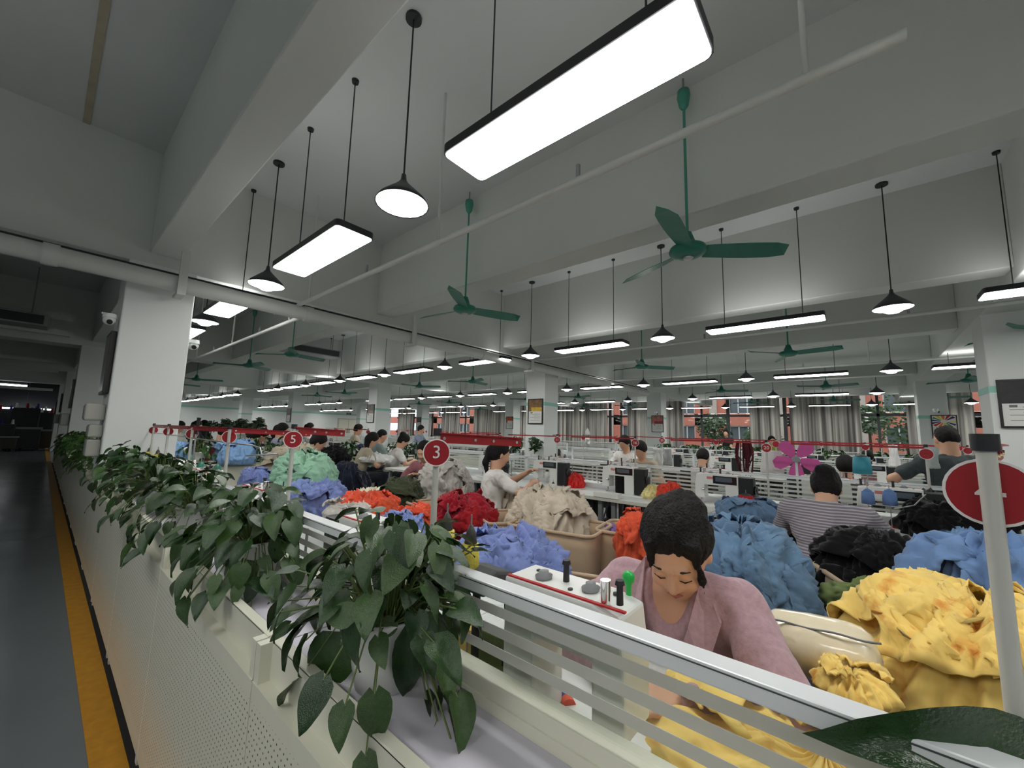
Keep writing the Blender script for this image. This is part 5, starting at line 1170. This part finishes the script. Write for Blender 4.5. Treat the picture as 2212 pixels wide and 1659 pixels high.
for i, (px_, py_, x_, m, r, l) in enumerate(((1875, 1075, 3.75, blu, .034, 'pale blue thread cone, left of two on the thread stand'), (1922, 1077, 3.75, blu, .036, 'pale blue thread cone, right of two on the thread stand'), (1182, 1025, 3.95, whit, .03, 'grey thread cone left of the white sewing machine'), (1194, 1028, 3.95, whit, .03, 'grey thread cone next to the clear bag'), (1195, 1052, 3.7, whit, .02, 'small brown spool at the front table edge'), (1612, 1090, 3.78, mat('red_yarn', srgb(184, 22, 30), .8, var=.15, vs=60, bump=.9, bs=120), .055, 'fat red yarn cone right of the sewing machine'), (1634, 1086, 3.82, mat('red_yarn', srgb(184, 22, 30), .8), .035, 'loose red yarn coil beside the fat red cone'),
    (779, 965, 4.3, dblu, .04, 'deep blue spool, left of two above the cross planter'), (796, 963, 4.3, dblu, .05, 'deep blue spool, right of two above the cross planter'), (1862, 1005, 4.6, mat('teal_yellow', srgb(60, 150, 170), .6), .06, 'teal spool with yellow core beyond the second partition'))):
    c = at(px_, py_, x=x_); hh = r*2.4
    z0 = max(.76, c.z-hh/2); cone(l, (c.x, c.y, z0), m, r, hh, conem if m != blu else blu, None, stand=z0-.75, th=.02)
for i, (px_, py_) in enumerate(((1560, 1005), (1572, 1005), (1590, 1006), (1700, 1000), (1450, 985), (1462, 985), (1475, 986), (1300, 975), (1320, 977), (1215, 985))):
    c = at(px_, py_, x=4.55 if py_ > 995 else 8.2); z0 = .82; cone(f'pale thread cone, {ORD[i]} of those seen through and over the partitions', (c.x, c.y, z0), whit, .04, .13, whit, 'pale thread cones beyond the second partition', stand=.07)
# green handled snips on the nearest machine
t = thing('thread_snips', 'bright green plastic handle sticking up behind the nearest machine', 'tool', at(1358, 1292, x=.80))
b = B(); b.lathe([(0, .052), (.008, .050), (.0125, .043), (.0115, .034), (.006, .026), (.0052, .012), (.0065, 0), (.0045, -.002), (0, -.003)], n=14); b.build('handle', grn, t); B().cyl((0, 0, -.05), (0, 0, .0), .003, n=6).build('shaft', steel, t)
# things on the nearest table seen through the glass
t = thing('drink_bottle', 'red and dark bottle-shaped pouch on the nearest table behind the glass', 'bottle', at(1118, 1490, z=.752)); t.rotation_euler = (0, 0, .3)
B().box(-.013, .013, -.075, .035, 0, .15).build('pouch', mat('red_pouch', srgb(176, 40, 48), .4), t, bev=.01); B().box(-.014, .014, -.077, .037, .05, .085).build('dark_band', black_m, t)
t = thing('garment_piece', 'olive cloth hanging behind the red pouch on the nearest table', 'cloth', at(1030, 1440, z=.752)); B().box(-.012, .014, -.09, .09, 0, .11).build('cloth_fold', lime, t, bev=.014)
t = thing('garment_piece', 'small yellow and white cloth scrap on the nearest table', 'cloth', at(1010, 1385, z=.80)); B().box(-.03, .03, -.05, .05, -.05, .05).build('cloth_fold', yellow, t, bev=.012)
t = thing('thread_card', 'orange and blue striped spool lying on the nearest table', 'spool', at(1220, 1508, z=.765)); M_ = Matrix.Rotation(.9, 4, 'Z')
for i, m in enumerate((orange, dblu, whit, dblu)): B().cyl(M_ @ Vector((-.03+.018*i, 0, 0)), M_ @ Vector((-.012+.018*i, 0, 0)), .016, n=14).build('thread_band', m, t)
t = thing('steel_rod', 'thin steel rod lying on the white table', 'rod', at(1320, 1545, z=.758)); B().cyl((-.012, .035, 0), (.012, -.035, 0), .004, n=8).build('rod', steel, t)
t = thing('machine_bed_cover', 'white bed plate of the nearest machine with a dark seam line', 'machine part', (.90, .18, .75)); B().box(-.10, .10, -.13, .12, 0, .012).build('plate', mw, t, bev=.003); B().box(-.005, -.003, -.13, .12, .012, .0125).build('seam', black_m, t)
# grey cover at the pulley end
t = thing('machine_cover', 'dark grey cloth cover on the pulley end of the nearest machine', 'cover', (.75, .74, .97)); B().prism([(-.05, 0), (.06, 0), (.06, .035), (0, .05), (-.05, .035)], -.07, .03, Matrix(((1,0,0,0),(0,0,1,0),(0,1,0,0),(0,0,0,1)))).build('cover', mat('dark_felt', srgb(78, 80, 82), .9), t, bev=.008); B().cyl((0, 0, -.22), (0, 0, 0), .01, n=12).build('pulley_post', motor_m, t)
# wire frames between the rail posts
def wire(lab, pts, r=.004, feet=True):
    p0 = Vector(pts[0]); t = thing('thread_guide', lab, 'thread guide', p0); b = B(); b.tube([Vector(p)-p0 for p in pts], r, n=6); b.build('wire', steel, t); return t
wire('long pale wire arm between the rail posts near the column', [at(322, 933, x=.72), at(372, 940, x=.72), at(430, 948, x=.72), at(497, 957, x=.72), at(545, 962, x=.72), at(562, 968, x=.72), at(566, 985, x=.72)])
wire('short pale wire arm pointing left of the greige heap', [at(532, 985, x=.72), at(566, 983, x=.72), at(600, 981, x=.72)])
wire('curved pale wire hoop in front of the right table', [at(1930, 1100, x=3.5), at(1975, 1092, x=3.6), at(2000, 1068, x=3.7)])
t = thing('black_pole', 'short thick black stick standing up above the third red disc', 'pole', at(424, 932, x=.74)); B().cyl((0, 0, -.02), (.006, -.006, .10), .008, .013, n=10).build('stick', black_m, t); B().cyl((0, 0, -.3), (0, 0, -.02), .006, n=6).build('stem', steel, t)
# wire basket near the white cones
t = thing('wire_basket', 'grey wire mesh basket on the table behind the rail', 'basket', (1.0, 3.2, .75)); b = B()
for i in range(9): b.cyl((-.2+.05*i, 0, 0), (-.2+.05*i, 0, .16), .0015, n=4)
for i in range(6): b.cyl((-.2, 0, .03*i), (.2, 0, .03*i), .0015, n=4)
b.build('mesh_side', dark_m, t, kind='stuff'); 
for x in (-.2, .2): B().cyl((x, 0, 0), (x, 0, .2), .005, n=6).build('basket_post', dark_m, t)
# pink fan, hanging white cloths, dark red threads
pk = mat('pink_translucent', srgb(206, 86, 158), .4, var=.1); c = at(1720, 992, x=4.5)
t = thing('desk_fan', 'pink five-petal fan on the second partition, beside the white bag', 'fan', (c.x, c.y, .75)); fz = c.z-.75
B().cyl((0, 0, 0), (0, 0, fz), .012, n=8).build('stand', white, t); B().cyl((0, 0, 0), (0, 0, .02), .07, n=18).build('base', white, t)
dirv = Vector((-c.x, -c.y, 0)).normalized(); RF = frame((0, 0, fz), (dirv.y, -dirv.x, 0), dirv)
B().cyl(RF @ Vector((0, 0, -.02)), RF @ Vector((0, 0, .02)), .03, n=16).build('hub', grey_m, t)
for i in range(5):
    a = math.radians(72*i+20); pts = [(.03, -.02), (.07, -.05), (.13, -.07), (.18, -.04), (.185, .02), (.15, .05), (.08, .04), (.03, .02)]
    pts = [(x*math.cos(a)-y*math.sin(a), x*math.sin(a)+y*math.cos(a)) for x, y in pts]; B().prism(pts, -.003, .003, RF).build('petal_blade', pk, t)
def hanging(lab, l, tp, r, bt, x_, m, name='hanging_bag', cat='bag', seed=1):
    a = at(l, tp, x=x_); b_ = at(r, tp, x=x_); z0 = at((l+r)/2, bt, x=x_).z; nz, nu = 12, 14; vs = []
    t = thing(name, lab, cat, a)
    for j in range(nz+1):
        v = j/nz
        for i in range(nu+1):
            u = i/nu; p = a.lerp(b_, .5+(u-.5)*(.86+.14*v)); z = a.z+(z0-a.z)*v; q = float(perlin(np.array([[u*3+seed, v*2.5, seed*.7]]))[0]); vs.append((p.x-a.x+q*.03, p.y-a.y, z-a.z))
    w_ = nu+1; o = B().add(vs, [(j*w_+i, j*w_+i+1, (j+1)*w_+i+1, (j+1)*w_+i) for j in range(nz) for i in range(nu)], True).build('cloth_sheet', m, t); s_ = o.modifiers.new('s', 'SOLIDIFY'); s_.thickness = .02
    return t
hanging('white crumpled paper bag hanging left of the pink fan', 1642, 972, 1692, 1022, 4.7, whitec, seed=2)
hanging('white sheet hanging under the number 25 sign, left half', 1411, 968, 1432, 1005, 5.6, whitec, 'hanging_cloth', 'cloth', 3); hanging('grey white sheet hanging under the number 25 sign, right half', 1434, 968, 1452, 1005, 5.7, cloth('pale_grey', srgb(190, 190, 192)), 'hanging_cloth', 'cloth', 4)
hanging('pale cloth hanging from the rail in front of the standing man', 2003, 972, 2026, 1012, 4.3, cloth('pale_green_grey', srgb(176, 188, 186)), 'hanging_cloth', 'cloth', 5)
hanging('white papers hanging right of the teal spool', 1918, 962, 1940, 1010, 6.5, whitec, 'hanging_cloth', 'cloth', 6)
hanging('small white cloth hanging below the white lamp-shaped bag', 1263, 946, 1275, 960, 6.0, whitec, 'hanging_cloth', 'cloth', 7)
t = thing('hanging_threads', 'dark red bundle of threads hanging from the rail beyond the second partition', 'threads', at(1606, 962, x=5.2)); b = B(); R_ = random.Random(4)
for i in range(46):
    x = R_.uniform(-.10, .10); l = R_.uniform(.12, .36); b.tube([(0, x*.7, .05), (R_.uniform(-.02, .02), x, -l*.5), (R_.uniform(-.03, .03), x*R_.uniform(.3, 1), -l)], .006, n=4)
b.build('thread_bundle', mat('maroon_thread', srgb(84, 26, 36), .9), t, kind='stuff')
t = thing('paper_cone', 'white teardrop bag standing above the red rail before the curtain', 'bag', at(1269, 938, x=7.9)); B().lathe([(0, .14), (.025, .11), (.056, .04), (.056, -.01), (0, -.015)], n=16).build('bag_body', whitec, t); B().cyl((0, 0, -.38), (0, 0, -.01), .006, n=6).build('stem', steel, t)
t = thing('red_chair', 'dark red plastic chair back left of the person in grey blue', 'chair', (*at(466, 955, d=7.4)[:2], 0)); B().box(-.2, .2, -.2, .2, .42, .45).build('seat', SH['wine'], t, bev=.02); B().box(-.2, .2, -.22, -.18, .5, .95).build('backrest', SH['wine'], t, bev=.03)
for sx in (-1, 1):
    for sy in (-1, 1): B().cyl((sx*.17, sy*.17, 0), (sx*.17, sy*.17, .43), .015, n=8).build('leg', dark_m, t)
# white box, grey rack, boxes on the second row table
t = thing('cardboard_box', 'white open paper tray in front of the white sewing machine', 'box', at(1312, 1075, z=.75)); B().box(-.04, .04, -.13, .13, 0, .05).build('tray', paper_m, t, bev=.003)
t = thing('spool_rack', 'steel bobbin rack with round grey wheels beside the black cover', 'rack', at(1372, 1062, z=.75))
B().cyl((0, 0, 0), (0, 0, .30), .006, n=6).build('stand', steel, t)
for i, z in enumerate((.10, .16, .22)): B().cyl((-.02, -.02+.02*i, z), (.02, -.02+.02*i, z), .032, n=16).build('wheel', grey_m, t)
t = thing('machine_cover', 'black cloth draped over the motor of the white sewing machine', 'cover', at(1345, 1068, z=.75)); B().box(-.07, .07, -.06, .06, 0, .22).build('cover', blackc, t, bev=.03)
for i, (px_, py_, x_, l) in enumerate(((1225, 1140, 2.95, 'pale wooden bench top between the bins'), (1800, 1235, 2.95, 'pale wooden bench top under the woman in stripes'), (1050, 1110, 3.0, 'pale wooden bench seat of the woman in white'))):
    c = at(px_, py_, x=x_); t = thing('work_bench', l, 'bench', (c.x, c.y, 0)); B().box(-.16, .16, -.45, .45, .43, .46).build('seat', mat('pale_wood', srgb(202, 196, 170), .5, var=.08), t, bev=.006)
    for sy in (-1, 1):
        for sx in (-1, 1): B().cyl((sx*.12, sy*.38, 0), (sx*.12, sy*.38, .43), .013, n=8).build('leg', leg_m, t)
    B().cyl((0, -.38, .15), (0, .38, .15), .01, n=6).build('stretcher', leg_m, t)
t = thing('work_stool', 'seat of the woman in pink, hidden behind the table', 'stool', (1.45, .42, 0)); B().cyl((0, 0, .36), (0, 0, .40), .15, n=20).build('seat', dark_m, t); B().cyl((0, 0, 0), (0, 0, .36), .03, n=10).build('column', leg_m, t); B().cyl((0, 0, 0), (0, 0, .03), .16, n=20).build('base', leg_m, t)
# ---------------------------------------------------------------- dark end of the aisle
R_ = random.Random(8)
for i in range(16):
    x = R_.uniform(-3.6, .0); y = 27+R_.random()*6; hgt = R_.uniform(.8, 2.2); t = thing('knitting_machine', f'dark bulky machine in the unlit far end of the aisle, {ORD[i]} of the row', 'machine', (x, y, 0), group='dark machines at the far end of the aisle')
    B().box(-.5, .5, -.3, .3, .1, hgt*.5).build('machine_body', mat(f'dark_body_{i%3}', srgb(40+14*(i % 3), 42+10*(i % 3), 48), .5), t, bev=.02); B().box(-.55, .55, -.25, .05, hgt*.5, hgt*.55).build('work_bed', grey_m, t); B().box(-.4, .4, -.1, .1, hgt*.55, hgt).build('upper_frame', dark_m, t, bev=.03)
    for k in range(3): B().cyl((-.3+.3*k, 0, hgt), (-.3+.3*k, 0, hgt+.2), .05, .03, n=8).build('yarn_cone', (whit, redc, dblu)[(i+k) % 3], t)
    for sx in (-1, 1): B().box(sx*.45-.04, sx*.45+.04, -.28, .28, 0, .1).build('foot', dark_m, t)
